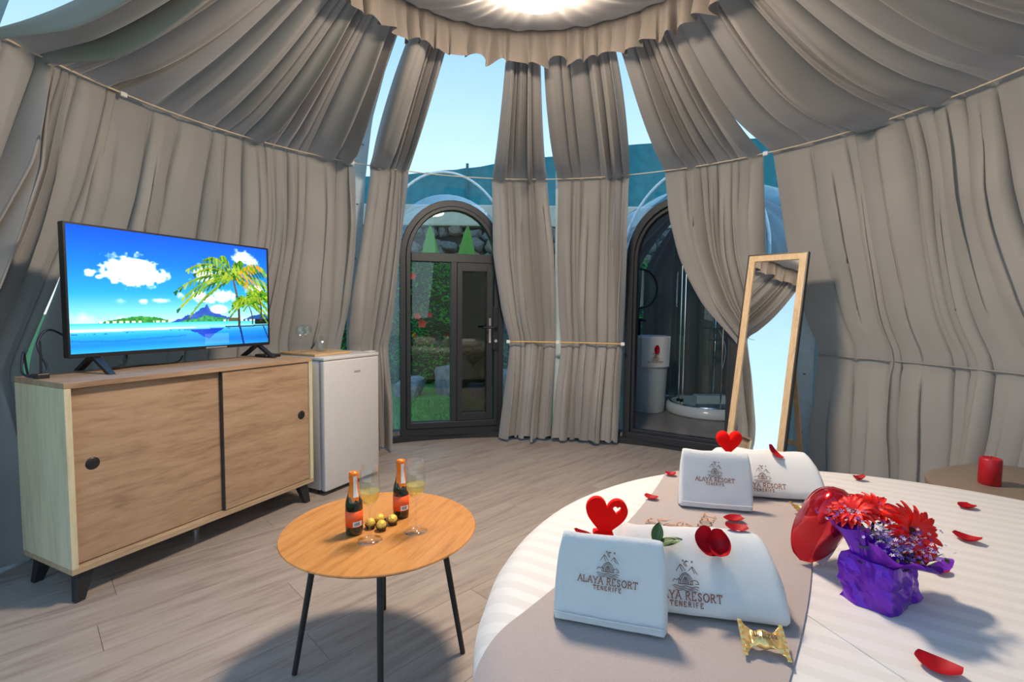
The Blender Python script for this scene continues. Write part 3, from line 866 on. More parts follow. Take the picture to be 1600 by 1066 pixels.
def paint_beach(W, H):
    """RGB picture of a lagoon with palms, drawn with numpy; row 0 is the top"""
    u, t = np.meshgrid((np.arange(W) + .5) / W, (np.arange(H) + .5) / H)
    rs = np.random.RandomState(4)
    def vnoise(fu, ft, seed):
        r = np.random.RandomState(seed); g = r.rand(int(ft) + 3, int(fu) + 3)
        x = u * fu; y_ = t * ft; xi = x.astype(int); yi = y_.astype(int); fx = x - xi; fy = y_ - yi
        fx = fx * fx * (3 - 2 * fx); fy = fy * fy * (3 - 2 * fy)
        return (g[yi, xi] * (1 - fx) + g[yi, xi + 1] * fx) * (1 - fy) + (g[yi + 1, xi] * (1 - fx) + g[yi + 1, xi + 1] * fx) * fy
    n1 = vnoise(40, 24, 1); n2 = vnoise(90, 60, 2); n3 = vnoise(12, 8, 3)
    def lerp_cols(tt, stops):
        return np.stack([np.interp(tt, [s for s, c in stops], [c[k] for s, c in stops]) for k in range(3)], -1)
    img = lerp_cols(t + 0.04 * (u - .5), [(0, (2, 84, 235)), (.25, (10, 120, 250)), (.5, (40, 165, 250)), (.66, (130, 215, 250)), (.76, (190, 235, 250))])
    def over(mask, col):
        nonlocal img
        m = np.clip(mask, 0, 1)[..., None]; img = img * (1 - m) + np.array(col, float) * m if np.ndim(col) == 1 else img * (1 - m) + col * m
    def blob(cu, ct, ru, rt, soft=.5, k=.55):
        d = np.sqrt(((u - cu) / ru) ** 2 + ((t - ct) / rt) ** 2) + (n1 - .5) * k + (n2 - .5) * k * .7
        return np.clip((1 - d) / soft, 0, 1)
    cw = lerp_cols(t, [(0, (255, 255, 255)), (.5, (244, 248, 255)), (1, (225, 238, 252))])
    for a in ((.26, .30, .13, .12), (.21, .33, .09, .11), (.32, .36, .10, .10), (.25, .39, .09, .08), (.37, .38, .06, .05), (.085, .36, .03, .035), (.115, .39, .02, .02)):
        over(blob(*a, .35), cw)
    for a in ((.60, .30, .06, .10), (.64, .34, .10, .08), (.58, .52, .05, .07), (.63, .55, .06, .05), (.72, .52, .09, .07), (.92, .44, .07, .06), (.83, .12, .07, .09), (.90, .16, .05, .05)):
        over(blob(*a, .5), cw)
    for a in ((.475, .52, .026, .035), (.38, .57, .05, .025), (.30, .58, .03, .025)):
        over(blob(*a, .6) * .8, cw)
    over(blob(.20, .58, .035, .03, .9) * .5, cw); over(blob(.05, .72, .06, .05, .9) * .6, cw); over(blob(.2, .73, .05, .03, .9) * .5, cw)
    # hills
    hz = .765
    blue = np.interp(u, [0.40, .46, .52, .56, .585, .605, .615, .625, .64, .68, .74, .80], [.78, .735, .70, .665, .635, .62, .595, .62, .655, .69, .72, .78]) + (n2 - .5) * .02
    over((t > blue) & (t < hz), lerp_cols(n1, [(0, (20, 60, 165)), (1, (50, 95, 190))]))
    bl2 = np.interp(u, [.80, .86, .92, 1.0], [.78, .73, .70, .70]) + (n2 - .5) * .015
    over((t > bl2) & (t < hz), (25, 80, 150))
    g1 = np.interp(u, [.08, .15, .22, .28, .34, .40, .44], [.78, .745, .72, .705, .715, .735, .775]) + (n2 - .5) * .012
    over((t > g1) & (t < hz), lerp_cols(n2, [(0, (20, 110, 50)), (1, (90, 180, 70))]))
    g2 = np.interp(u, [.44, .50, .56, .60, .66, .72, .78], [.775, .745, .735, .70, .72, .735, .775]) + (n2 - .5) * .02
    over((t > g2) & (t < hz), lerp_cols(n2, [(0, (20, 110, 70)), (1, (80, 185, 90))]))
    huts = (np.abs(t - .758) < .009) & (((u > .10) & (u < .30)) | ((u > .34) & (u < .43)) | ((u > .70) & (u < .95))) & (np.sin(u * 230) > -.2)
    over(huts, (235, 222, 200))
    over((np.abs(t - .75) < .02) & (u > .74) & (u < .80), (90, 90, 60))
    # lagoon, sand, pool
    over(t > hz, lerp_cols(t, [(hz, (60, 200, 215)), (.80, (130, 228, 232)), (.83, (170, 235, 235))]))
    sand = .832 - .02 * np.clip(u - .3, 0, 1)
    over((t > .812) & (t < sand) & (u < .55), (236, 238, 225))
    pl = .838 - .028 * u
    pool = lerp_cols(t, [(.82, (95, 205, 250)), (.87, (30, 165, 250)), (.94, (15, 130, 245)), (1, (40, 170, 252))])
    pool = pool * (1 - .35 * np.clip(u - .45, 0, 1))[..., None]
    over(t > pl, pool)
    over((np.abs(t - (.90 + .01 * np.sin(u * 9))) < .006) & (u < .5), (20, 120, 235))
    refl = np.interp(u, [.50, .56, .62, .66, .72], [.0, .035, .10, .05, 0]) + (n2 - .5) * .01
    over((t > pl + .012) & (t < pl + .012 + refl), (8, 60, 190))
    over((u > .60) & (u < .74) & (t > .88) & (t < .985), img * .78 + np.array([230, 235, 250]) * .22)
    over((t > pl - .004) & (t < pl + .008) & (u > .72), (10, 50, 90))
    over((u > .91) & (t > .745) & (t < .80), (8, 28, 18))
    over(np.clip((1 - np.sqrt(((u - .685) / .056) ** 2 + ((t - .645) / .048) ** 2)) * 6, 0, 1), (255, 250, 244))
    # palms
    def seg(p0, p1, w, col):
        dx, dy = p1[0] - p0[0], (p1[1] - p0[1]) * H / W
        px, py = u - p0[0], (t - p0[1]) * H / W
        k = np.clip((px * dx + py * dy) / (dx * dx + dy * dy + 1e-9), 0, 1)
        d = np.hypot(px - k * dx, py - k * dy)
        over(np.clip((w - d) / .0015 + .5, 0, 1), col)
    def palm(cx, ct, R, base, nf, seed, tw):
        r = np.random.RandomState(seed)
        for i in range(8):
            a, b = i / 8, (i + 1) / 8
            q = lambda k: (cx + (base[0] - cx) * k + .012 * math.sin(k * 3), ct + (base[1] - ct) * k)
            seg(q(a), q(b), tw * (.7 + .4 * a), (105, 75, 40) if i < 3 else (62, 48, 32))
        for i in range(nf):
            an = -PI * .12 + (PI * 1.24) * (i + .5) / nf + r.uniform(-.1, .1)
            L = R * r.uniform(.75, 1.1)
            prev = (cx, ct)
            for s_ in range(1, 13):
                k = s_ / 12
                x = cx + math.cos(an) * L * k
                yy = ct - (math.sin(an) * L * k - .62 * L * k * k) * W / H * .95
                leaf = L * .26 * (1 - abs(k - .45) * 1.1)
                col = [(105, 160, 25), (62, 130, 20), (165, 190, 45), (30, 92, 22), (85, 145, 25)][r.randint(5)]
                if cx < .8 and math.cos(an) > .35 and r.rand() < .28: col = (226, 150, 30)
                seg(prev, (x, yy), .0022, (150, 160, 40))
                for sg in (-1, 1):
                    seg((x, yy), (x + leaf * .35 * math.cos(an) + sg * .2 * leaf * math.sin(an), yy + leaf * (.9 if sg > 0 else .45) * W / H * .6), .0044, col)
                prev = (x, yy)
    palm(.775, .34, .34, (.805, .815), 17, 2, .0075)
    palm(.862, .575, .13, (.892, .80), 13, 5, .004)
    palm(.940, .52, .13, (.948, .77), 13, 8, .005)
    over((t > pl) & (np.abs(u - (.81 + (t - .81) * .12)) < .006), (10, 40, 120))
    over((t > pl) & (np.abs(u - (.965 + (t - .81) * .25)) < .004), (10, 40, 110))
    return np.clip(img, 0, 255) / 255.0
PW, PH = 300, 170
pic = paint_beach(PW, PH)
lin = np.where(pic <= 0.04045, pic / 12.92, ((pic + 0.055) / 1.055) ** 2.4)
sx0, sx1, sz0, sz1 = 0.0085, TVW - 0.0085, tz + 0.0165, tz + TVH - 0.0085
xs_ = np.linspace(sx0, sx1, PW + 1); zs_ = np.linspace(sz1, sz0, PH + 1)
gx, gz = np.meshgrid(xs_, zs_)
co = np.stack([gx.ravel(), np.full(gx.size, -0.0095), gz.ravel()], -1)
idx = np.arange((PW + 1) * (PH + 1)).reshape(PH + 1, PW + 1)
fc = np.stack([idx[:-1, :-1].ravel(), idx[1:, :-1].ravel(), idx[1:, 1:].ravel(), idx[:-1, 1:].ravel()], -1)
me = bpy.data.meshes.new('screen')
me.from_pydata(co.tolist(), [], fc.tolist())
ca = me.color_attributes.new('picture', 'FLOAT_COLOR', 'CORNER')
cols = np.ones((PW * PH, 4)); cols[:, :3] = lin.reshape(-1, 3)
ca.data.foreach_set('color', np.repeat(cols, 4, axis=0).ravel())
m_, nt_, out_ = new_mat('screen_picture')
at_ = N(nt_, 'ShaderNodeVertexColor'); at_.layer_name = 'picture'
pb = N(nt_, 'ShaderNodeBsdfPrincipled'); pb.inputs['Base Color'].default_value = (0.01, 0.01, 0.01, 1); pb.inputs['Roughness'].default_value = 0.08
nt_.links.new(at_.outputs['Color'], pb.inputs['Emission Color']); pb.inputs['Emission Strength'].default_value = 0.95
nt_.links.new(pb.outputs[0], out_.inputs['Surface'])
scr = link_mesh('screen', me, m_, tv)
scr['label'] = 'screen picture of palms, lagoon and blue mountain'

# cables and small things behind and beside the television
def spline(pts, n=12):
    pts = [Vector(p) for p in pts]; out = []
    for i in range(len(pts) - 1):
        p0, p1, p2, p3 = pts[max(i - 1, 0)], pts[i], pts[i + 1], pts[min(i + 2, len(pts) - 1)]
        for k in range(n):
            t = k / n
            out.append(0.5 * ((2 * p1) + (-p0 + p2) * t + (2 * p0 - 5 * p1 + 4 * p2 - p3) * t * t + (-p0 + 3 * p1 - 3 * p2 + p3) * t ** 3))
    out.append(pts[-1]); return out
def sbw(x, y_, z):
    c, s_ = math.cos(SB_YAW), math.sin(SB_YAW)
    return (SB_LOC[0] + x * c - y_ * s_, SB_LOC[1] + x * s_ + y_ * c, SH + z)
cb1 = MB().tube(spline([sbw(0.20, 0.33, 0.12), sbw(0.10, 0.33, 0.19), sbw(0.05, 0.31, 0.13), sbw(0.07, 0.29, 0.03), sbw(0.03, 0.28, 0.006), sbw(0.0, 0.31, 0.02), sbw(0.02, 0.35, 0.10), sbw(0.04, 0.375, 0.0065), sbw(0.05, 0.36, 0.006)]), 0.0045, 6).build('cable', M['cable'], smooth=True)
tag(cb1, 'dark blue looped cable on the sideboard behind the television', 'cable')
cb2 = MB().tube(spline([sbw(0.36, 0.29, 0.075), sbw(0.35, 0.28, 0.03), sbw(0.30, 0.30, 0.006), sbw(0.42, 0.335, 0.006), sbw(0.60, 0.335, 0.006), sbw(0.62, 0.30, 0.04)]), 0.004, 6).build('cable', M['black'], smooth=True)
tag(cb2, 'black cable lying under the television screen', 'cable')
rt = empty('aerial', sbw(0.03, 0.24, 0.0), SB_YAW, 'thin black aerial standing on a small base at the sideboard end', 'aerial')
MB().box((-0.02, -0.02, 0), (0.02, 0.02, 0.02)).build('base', M['black'], rt, bevel=0.003)
MB().tube([(0, 0, 0.02), (0.002, 0, 0.15)], [0.005, 0.003], 8).build('rod', M['black'], rt)
bx_ = empty('set_top_box', sbw(1.08, 0.25, 0.0), SB_YAW, 'small flat black box beside the television foot', 'box')
MB().box((-0.05, -0.05, 0.0), (0.05, 0.05, 0.018)).build('case', M['black'], bx_, bevel=0.005)
MB().box((-0.03, -0.0515, 0.006), (0.0, -0.05, 0.011)).build('indicator', M['grey'], bx_)

# ------------------------------------------------------------------ fridge
FR_LOC, FR_YAW, FW, FH, FD = (-1.1304, 2.9662, 0.0), 1.0945, 0.4704, 0.8584, 0.46
fr = empty('fridge', FR_LOC, FR_YAW, 'small white fridge beside the sideboard', 'fridge')
MB().box((0.002, 0.052, 0.03), (FW - 0.002, FD, FH - 0.022)).build('cabinet', M['fridge'], fr, bevel=0.004, smooth=True)
MB().box((0.006, 0.042, 0.04), (FW - 0.006, 0.052, FH - 0.03)).build('gasket', M['gasket'], fr)
dr = MB().box((0, 0.0, 0.028), (FW, 0.042, FH - 0.024)).build('door', M['fridge'], fr, bevel=0.010, seg=3, smooth=True)
bd = MB()
for k in range(5):
    bd.box((FW * 0.52 + k * 0.011, -0.0012, FH - 0.118), (FW * 0.52 + k * 0.011 + 0.008, 0.0, FH - 0.104))
bd.build('badge', M['grey'], dr)
MB().box((-0.001, 0.0, FH - 0.022), (FW + 0.001, FD + 0.004, FH)).build('top_panel', M['fridge'], fr, bevel=0.006, seg=3, smooth=True)
MB().box((FW - 0.09, 0.005, FH), (FW - 0.02, 0.05, FH + 0.012)).build('hinge_cover', M['fridge'], fr, bevel=0.004)
for x, y_ in ((0.04, 0.09), (FW - 0.04, 0.09), (0.04, FD - 0.05), (FW - 0.04, FD - 0.05)):
    MB().lathe([(0, 0), (0.018, 0), (0.018, 0.03), (0, 0.03)], 12, Tm((x, y_, 0))).build('foot', M['black'], fr)
def frw(x, y_, z):
    c, s_ = math.cos(FR_YAW), math.sin(FR_YAW)
    return (FR_LOC[0] + x * c - y_ * s_, FR_LOC[1] + x * s_ + y_ * c, FH + z)
bo = empty('serving_board', frw(0.15, 0.24, 0.0005), FR_YAW, 'pale wooden serving board on top of the fridge', 'board')
MB().box((-0.15, -0.16, 0), (0.15, 0.16, 0.016)).build('board', M['board'], bo, bevel=0.003)
MB().lathe([(0.010, 0.0165), (0.014, 0.0165), (0.014, 0.0175), (0.010, 0.0175)], 16, Tm((0.12, 0, 0))).build('hole_ring', M['oak_edge'], bo)

GOBLET = [(0.0, 0.0), (0.034, 0.0), (0.034, 0.0015), (0.012, 0.004), (0.004, 0.010), (0.0035, 0.072), (0.008, 0.080), (0.026, 0.098), (0.034, 0.122), (0.033, 0.148), (0.028, 0.172), (0.0265, 0.172), (0.0315, 0.148), (0.0325, 0.122), (0.025, 0.100), (0.007, 0.083), (0.0, 0.081)]
TUMBLER = [(0.0, 0.0), (0.030, 0.0), (0.032, 0.004), (0.036, 0.095), (0.0345, 0.095), (0.0305, 0.008), (0.0, 0.007)]
def glass_at(name, prof, loc, label, group, n=28):
    """clear glass standing on loc: foot and stem joined with the bowl as one blown piece"""
    o = MB().lathe(prof, n).build(name, M['glass'], smooth=True)
    o.location = loc
    return tag(o, label, 'glass', group)
zb = 0.0168
glass_at('wine_goblet', GOBLET, frw(0.035, 0.24, zb), 'clear stemmed wine goblet on the serving board nearer the sideboard', 'glasses on the serving board')
glass_at('wine_goblet', GOBLET, frw(0.12, 0.29, zb), 'clear stemmed wine goblet on the serving board beside the tumblers', 'glasses on the serving board')
glass_at('tumbler', TUMBLER, frw(0.155, 0.20, zb), 'clear tumbler on the serving board edge above the fridge door', 'glasses on the serving board')
glass_at('tumbler', TUMBLER, frw(0.23, 0.27, zb), 'clear tumbler at the board end away from the sideboard', 'glasses on the serving board')

# ------------------------------------------------------------------ coffee table
TBX, TBY, TBR, TBZ = -0.4218, 1.5768, 0.3082, 0.4477
tb = empty('coffee_table', (TBX, TBY, 0), 0, 'round honey oak coffee table with four thin black legs', 'table')
top = MB().lathe([(0.0, TBZ - 0.018), (TBR - 0.022, TBZ - 0.018), (TBR - 0.004, TBZ - 0.007), (TBR, TBZ - 0.003), (TBR - 0.002, TBZ), (0.0, TBZ)], 96).build('tabletop', M['table_wood'], tb, smooth=True)
auto_smooth(top.data, 0.35)
top.data.transform(Matrix.Rotation(0.35, 4, 'Z'))
top.rotation_euler = (0, 0, -0.35)
for an in (198, 5, 103, 284):
    a = math.radians(an)
    MB().tube([(0.195 * math.cos(a), 0.195 * math.sin(a), TBZ - 0.019), (0.268 * math.cos(a), 0.268 * math.sin(a), 0.002)], [0.0105, 0.0085], 12).build('leg', M['black_metal'], tb, smooth=False)
MB().lathe([(0.05, TBZ - 0.0205), (0.2, TBZ - 0.0205), (0.2, TBZ - 0.0185), (0.05, TBZ - 0.0185)], 32).build('underside_plate', M['black_metal'], tb)

# sparkling wine bottles
def make_bottle(loc, rz, label):
    b = empty('wine_bottle', loc, rz, label, 'bottle', 'small sparkling wine bottles on the coffee table')
    MB().lathe([(0.0, 0.004), (0.018, 0.0), (0.0255, 0.003), (0.0265, 0.01), (0.0265, 0.095), (0.0245, 0.108), (0.0165, 0.135), (0.0125, 0.155), (0.0118, 0.165)], 36).build('body', M['bottle'], b, smooth=True)
    fl = MB()
    def foil(u, v):
        a = u * 2 * PI
        z = 0.122 + 0.078 * v + (0.012 * math.sin(a * 2 + 1.0) + 0.004 * math.sin(a * 9)) * (1 - v) ** 2
        r = float(np.interp(z, [0.10, 0.122, 0.135, 0.155, 0.172, 0.176, 0.190, 0.197, 0.2], [0.0268, 0.0218, 0.0174, 0.0136, 0.0130, 0.0150, 0.0152, 0.0135, 0.0]))
        if v >= 1: r = 0.0
        r += 0.0004 * math.sin(a * 17 + z * 300)
        return (r * math.cos(a), r * math.sin(a), z)
    fl.grid(48, 26, foil, wrap=True); fl.build('foil_cap', M['orange_foil'], b, smooth=True)
    MB().lathe([(0.0268, 0.028), (0.0270, 0.028), (0.0270, 0.078), (0.0268, 0.078)], 48, None).build('label', M['orange_label'], b, smooth=True)
    def patch(a0, a1, z0, z1, r_off, name, mat):
        g = MB().grid(8, 8, lambda u, v: ((float(np.interp(z0 + (z1 - z0) * v, [0, 0.095, 0.108, 0.135, 0.155, 0.172, 0.176, 0.19], [0.0266, 0.0266, 0.0246, 0.0174, 0.0136, 0.0130, 0.0150, 0.0152])) + r_off) * math.cos(a0 + (a1 - a0) * u), (float(np.interp(z0 + (z1 - z0) * v, [0, 0.095, 0.108, 0.135, 0.155, 0.172, 0.176, 0.19], [0.0266, 0.0266, 0.0246, 0.0174, 0.0136, 0.0130, 0.0150, 0.0152])) + r_off) * math.sin(a0 + (a1 - a0) * u), z0 + (z1 - z0) * v))
        return g.build(name, mat, b, smooth=True)
    patch(-1.50, -0.72, 0.122, 0.188, 0.0012, 'tax_strip', M['white_paper'])
    lb = patch(-1.55, -0.45, 0.030, 0.046, 0.0007, 'barcode_sticker', M['white_paper'])
    bars = MB()
    for k in range(9):
        a0 = -1.38 + k * 0.075
        bars.add([(0.0276 * math.cos(a), 0.0276 * math.sin(a), z) for a, z in ((a0, 0.033), (a0 + 0.035, 0.033), (a0 + 0.035, 0.043), (a0, 0.043))], [(0, 1, 2, 3)])
    bars.build('barcode', M['ink'], lb)
    return b
TZ = TBZ + 0.0003
make_bottle((-0.493, 1.525, TZ), 0.15, 'small orange-topped wine bottle behind the flute, nearer the sideboard')
make_bottle((-0.374, 1.655, TZ), 0.15, 'small orange-topped wine bottle on the fridge side of the chocolates')
FLUTE = [(0.0, 0.0), (0.0375, 0.0), (0.0375, 0.0012), (0.018, 0.004), (0.006, 0.010), (0.0038, 0.022), (0.0035, 0.098), (0.006, 0.108), (0.018, 0.118), (0.0285, 0.137), (0.0315, 0.156), (0.0305, 0.185), (0.0255, 0.232), (0.0244, 0.232), (0.0293, 0.185), (0.0302, 0.156), (0.0272, 0.138), (0.017, 0.1205), (0.0, 0.112)]
WINE = [(0.0, 0.1125), (0.0168, 0.1208), (0.0270, 0.138), (0.0300, 0.154), (0.0, 0.154)]
def make_flute(loc, label):
    g = empty('champagne_flute', loc, 0, label, 'glass', 'filled flutes on the coffee table')
    MB().lathe(FLUTE, 40).build('glass', M['glass'], g, smooth=True)
    w = MB().lathe(WINE, 40).build('wine', M['wine'], g, smooth=True); auto_smooth(w.data, 0.6)
    return g
make_flute((-0.430, 1.478, TZ), 'filled flute standing in front of the bottle nearer the sideboard')
make_flute((-0.302, 1.545, TZ), 'filled flute standing at the bed side of the chocolates')
def make_choc(loc, label, sd):
    c = empty('chocolate', loc, 0, label, 'chocolate', 'gold chocolates on the coffee table')
    MB().lathe([(0.0, 0.0), (0.012, 0.0), (0.0185, 0.013), (0.0175, 0.013), (0.0115, 0.001), (0.0, 0.001)], 20).build('paper_cup', M['paper_cup'], c)
    bm = bmesh.new(); bmesh.ops.create_icosphere(bm, subdivisions=3, radius=0.0155)
    for v in bm.verts:
        v.co *= 1 + 0.07 * noise.noise(v.co * 190 + Vector((sd, 0, 0)))
        v.co.z += 0.0175
    me = bpy.data.meshes.new('foil_ball'); bm.to_mesh(me); bm.free()
    link_mesh('foil_ball', me, M['gold'], c)
ch_lab = ['gold foil chocolate beside the bottle nearer the sideboard', 'gold foil chocolate behind the flute stem', 'gold foil chocolate next to the bottle nearer the fridge', 'gold foil chocolate of the heap lying between the two bottles']
for k, (x, y_) in enumerate(((-0.452, 1.562), (-0.413, 1.548), (-0.388, 1.592), (-0.430, 1.597))):
    make_choc((x, y_, TZ), ch_lab[k], k * 5.0)

# ------------------------------------------------------------------ leaning floor mirror
mr = empty('floor_mirror', (1.3147, 3.0656, 0.0), -0.842, 'tall leaning mirror with pale wood frame and black edge beside the bed', 'mirror')
MW, MH_, LEAN = 0.3548, 1.5613, 0.1993
Rm_ = Matrix.Rotation(-LEAN, 4, 'X')
# the tilted board stands on its lower front edge
fw_ = 0.045
mw = MB()
for lo, hi in (((0.008, -0.004, 0.008), (fw_, 0.018, MH_ - 0.008)), ((MW - fw_, -0.004, 0.008), (MW - 0.008, 0.018, MH_ - 0.008)), ((fw_, -0.004, 0.008), (MW - fw_, 0.018, fw_)), ((fw_, -0.004, MH_ - fw_), (MW - fw_, 0.018, MH_ - 0.008))):
    mw.box(lo, hi, Rm_)
mw.build('wood_frame', M['mirror_wood'], mr)
mk = MB()
for lo, hi in (((0, -0.006, 0), (0.008, 0.03, MH_)), ((MW - 0.008, -0.006, 0), (MW, 0.03, MH_)), ((0.008, -0.006, 0), (MW - 0.008, 0.03, 0.008)), ((0.008, -0.006, MH_ - 0.008), (MW - 0.008, 0.03, MH_)), ((0.01, 0.020, 0.01), (MW - 0.01, 0.028, MH_ - 0.01))):
    mk.box(lo, hi, Rm_)
mk.build('black_edge', M['black'], mr)
MB().box((fw_, 0.006, fw_), (MW - fw_, 0.012, MH_ - fw_), Rm_).build('mirror_glass', M['mirror'], mr)
hz_ = 1.02
hx0, hx1 = 0.05, MW - 0.05
p_top = Rm_ @ Vector((0, 0.03, hz_))
for x in (hx0, hx1):
    st = MB().box((x - 0.014, -0.008, 0), (x + 0.014, 0.008, 1.0), Matrix.Translation((0, p_top.y + 0.34, 0.0)) @ Matrix.Rotation(math.atan2(0.33, p_top.z), 4, 'X') @ Matrix.Diagonal((1, 1, math.hypot(0.33, p_top.z), 1)))
    st.build('easel_leg', M['mirror_wood'], mr)
MB().box((hx0 + 0.014, p_top.y + 0.225, 0.30), (hx1 - 0.014, p_top.y + 0.24, 0.33)).build('crossbar', M['mirror_wood'], mr)
MB().box((hx0 - 0.01, p_top.y - 0.005, p_top.z - 0.015), (hx1 + 0.01, p_top.y + 0.02, p_top.z + 0.015)).build('hinge_bar', M['chrome'], mr)

# ------------------------------------------------------------------ round bed
def sheet_mat():
    m, nt, out = new_mat('striped_white_sheet')
    b = N(nt, 'ShaderNodeBsdfPrincipled'); b.inputs['Sheen Weight'].default_value = 0.2
    tc = N(nt, 'ShaderNodeTexCoord')
    mp = N(nt, 'ShaderNodeMapping'); mp.inputs['Rotation'].default_value = (0, 0, math.radians(32.7))
    nt.links.new(tc.outputs['Object'], mp.inputs['Vector'])
    sp = N(nt, 'ShaderNodeSeparateXYZ'); nt.links.new(mp.outputs[0], sp.inputs[0])
    ml = N(nt, 'ShaderNodeMath', operation='MULTIPLY'); ml.inputs[1].default_value = 2 * PI / 0.052; nt.links.new(sp.outputs['Y'], ml.inputs[0])
    sn = N(nt, 'ShaderNodeMath', operation='SINE'); nt.links.new(ml.outputs[0], sn.inputs[0])
    mr_ = N(nt, 'ShaderNodeMapRange'); mr_.inputs[1].default_value = -0.25; mr_.inputs[2].default_value = 0.25
    nt.links.new(sn.outputs[0], mr_.inputs[0])
    mx = N(nt, 'ShaderNodeMix', data_type='RGBA'); mx.inputs[6].default_value = (0.60, 0.575, 0.56, 1); mx.inputs[7].default_value = (0.675, 0.652, 0.64, 1)
    nt.links.new(mr_.outputs[0], mx.inputs[0]); nt.links.new(mx.outputs[2], b.inputs['Base Color'])
    r2 = N(nt, 'ShaderNodeMapRange'); r2.inputs[3].default_value = 0.75; r2.inputs[4].default_value = 0.42; nt.links.new(mr_.outputs[0], r2.inputs[0])
    nt.links.new(r2.outputs[0], b.inputs['Roughness'])
    nt.links.new(b.outputs[0], out.inputs['Surface'])
    return m
M['sheet'] = sheet_mat()
M['bed_base'] = plain('bed_base', (0.2, 0.19, 0.18), 0.8)
M['runner'] = plain('runner_cloth', (0.35, 0.292, 0.278), 0.85, var=0.10, scale=500, bump=0.3, sheen=0.3)
M['runner_print'] = plain('runner_embroidery', (0.55, 0.27, 0.13), 0.6)
M['towel'] = plain('white_terry', (0.90, 0.90, 0.90), 0.95, var=0.03, scale=900, bump=0.9, sheen=0.4)
M['logo'] = plain('brown_embroidery', (0.155, 0.075, 0.05), 0.6)
M['logo_text'] = plain('copper_embroidery', (0.27, 0.085, 0.035), 0.5)
M['red_flock'] = plain('red_flock', (0.86, 0.002, 0.001), 0.75, spec=0.15)
M['petal'] = plain('rose_petal', (0.36, 0.001, 0.008), 0.55, var=0.35, scale=60, spec=0.25, trans=0.12)
M['green_leaf'] = plain('rose_leaf', (0.05, 0.11, 0.03), 0.4, var=0.3)
M['balloon'] = plain('red_foil_balloon', (0.62, 0.006, 0.02), 0.16, 0.75, var=0.05, coat=0.5)
M['balloon_tab'] = plain('balloon_white_panel', (0.45, 0.42, 0.55), 0.35, 0.3)
M['purple'] = plain('purple_foil', (0.15, 0.015, 0.46), 0.24, 0.35, var=0.25, scale=25, bump=0.4)
M['purple_sheer'] = plain('purple_sheer', (0.23, 0.03, 0.55), 0.3, 0.1, var=0.2, trans=0.35)
M['ribbon'] = plain('dark_ribbon', (0.02, 0.005, 0.05), 0.4)
M['gerbera'] = plain('gerbera_red', (0.82, 0.012, 0.006), 0.5, var=0.2, scale=40, trans=0.2)
M['gerbera_eye'] = plain('gerbera_eye', (0.06, 0.004, 0.004), 0.8)
M['statice_w'] = plain('statice_white', (0.75, 0.68, 0.80), 0.6, trans=0.2)
M['statice_p'] = plain('statice_purple', (0.16, 0.08, 0.45), 0.6, trans=0.2)
M['stem'] = plain('stem_green', (0.04, 0.10, 0.03), 0.6)
M['gold_wrap'] = plain('gold_wrapper', (0.95, 0.62, 0.22), 0.25, 0.8, var=0.06, scale=30, bump=0.12)
M['taupe_top'] = plain('taupe_lacquer', (0.215, 0.165, 0.125), 0.45)
M['candle'] = plain('red_wax', (0.42, 0.006, 0.014), 0.35, var=0.15)

BX, BY, BR, BZ = 0.93, 0.87, 0.995, 0.58
bed = empty('round_bed', (BX, BY, 0), 0, 'round bed with white striped satin sheet', 'bed')
ROUND = 0.07
def bed_surf(d, off=0.0):
    """arc-length radial distance d from the bed centre -> (r, z) on the sheet"""
    flat = BR - ROUND
    if d <= flat: return d, BZ + off
    a = (d - flat) / ROUND
    if a < PI / 2:
        return flat + (ROUND + off) * math.sin(a), BZ - ROUND + (ROUND + off) * math.cos(a)
    return BR + off, BZ - ROUND - (d - flat - ROUND * PI / 2)
sm = MB()
def sheet_fn(u, v):
    a = u * 2 * PI; d = 0.001 + v * (BR + 0.42)
    r, z = bed_surf(d)
    if d > BR: r += 0.012 * (v - 0.6) * math.sin(a * 37 + 1.5 * math.sin(a * 5))
    w_ = 0.0016 * noise.noise(Vector((r * math.cos(a) * 4, r * math.sin(a) * 4, 0)))
    return (r * math.cos(a), r * math.sin(a), max(0.04, z + w_ * 0.6))
sm.grid(180, 90, sheet_fn, wrap=True).build('sheet', M['sheet'], bed, smooth=True, recalc=False)
MB().lathe([(0, 0.0), (BR - 0.08, 0.0), (BR - 0.06, 0.28), (0.0, 0.28)], 64).build('base', M['bed_base'], bed)
MB().lathe([(0, 0.282), (BR - 0.03, 0.282), (BR - 0.02, 0.50), (BR - 0.08, 0.565), (0.0, 0.565)], 64).build('mattress', M['sheet'], bed)
# seam line across the sheet
sp_ = [(-0.52, -0.62), (-0.30, -0.20), (-0.18, 0.02)]
MB().tube([(x, y_, BZ + 0.0012) for x, y_ in ((-0.36, 0.05), (-0.30, -0.12), (-0.33, -0.45))], 0.0011, 5).build('sheet_seam', M['sheet'], bed)

# runner blanket across the bed
RDIR = Vector((0.545, 0.838)); RPER = Vector((0.838, -0.545))
R0 = Vector((-0.045, 0.835))                       # a point on its left edge, world
RUNW = 0.43
def runner_fn(u, v):
    s_ = -0.75 + 2.25 * v
    bow = 0.045 * math.sin(PI * min(1, max(0, (s_ + 0.1) / 1.3)))
    w_ = u * (RUNW + 0.0)
    P = R0 + RDIR * s_ + RPER * (w_ - bow * (1 - u) * 0.0 + bow)
    d = Vector((P.x - BX, P.y - BY)); L = d.length
    r, z = bed_surf(L, 0.005)
    q = d.normalized() * r
    z += 0.0015 * noise.noise(Vector((P.x * 6, P.y * 6, 2)))
    return (BX + q.x, BY + q.y, z)
run = empty('bed_runner', (0, 0, 0), 0, 'greige bed runner laid across the round bed', 'bed runner')
MB().grid(40, 150, runner_fn).build('cloth', M['runner'], run, smooth=True, recalc=False)

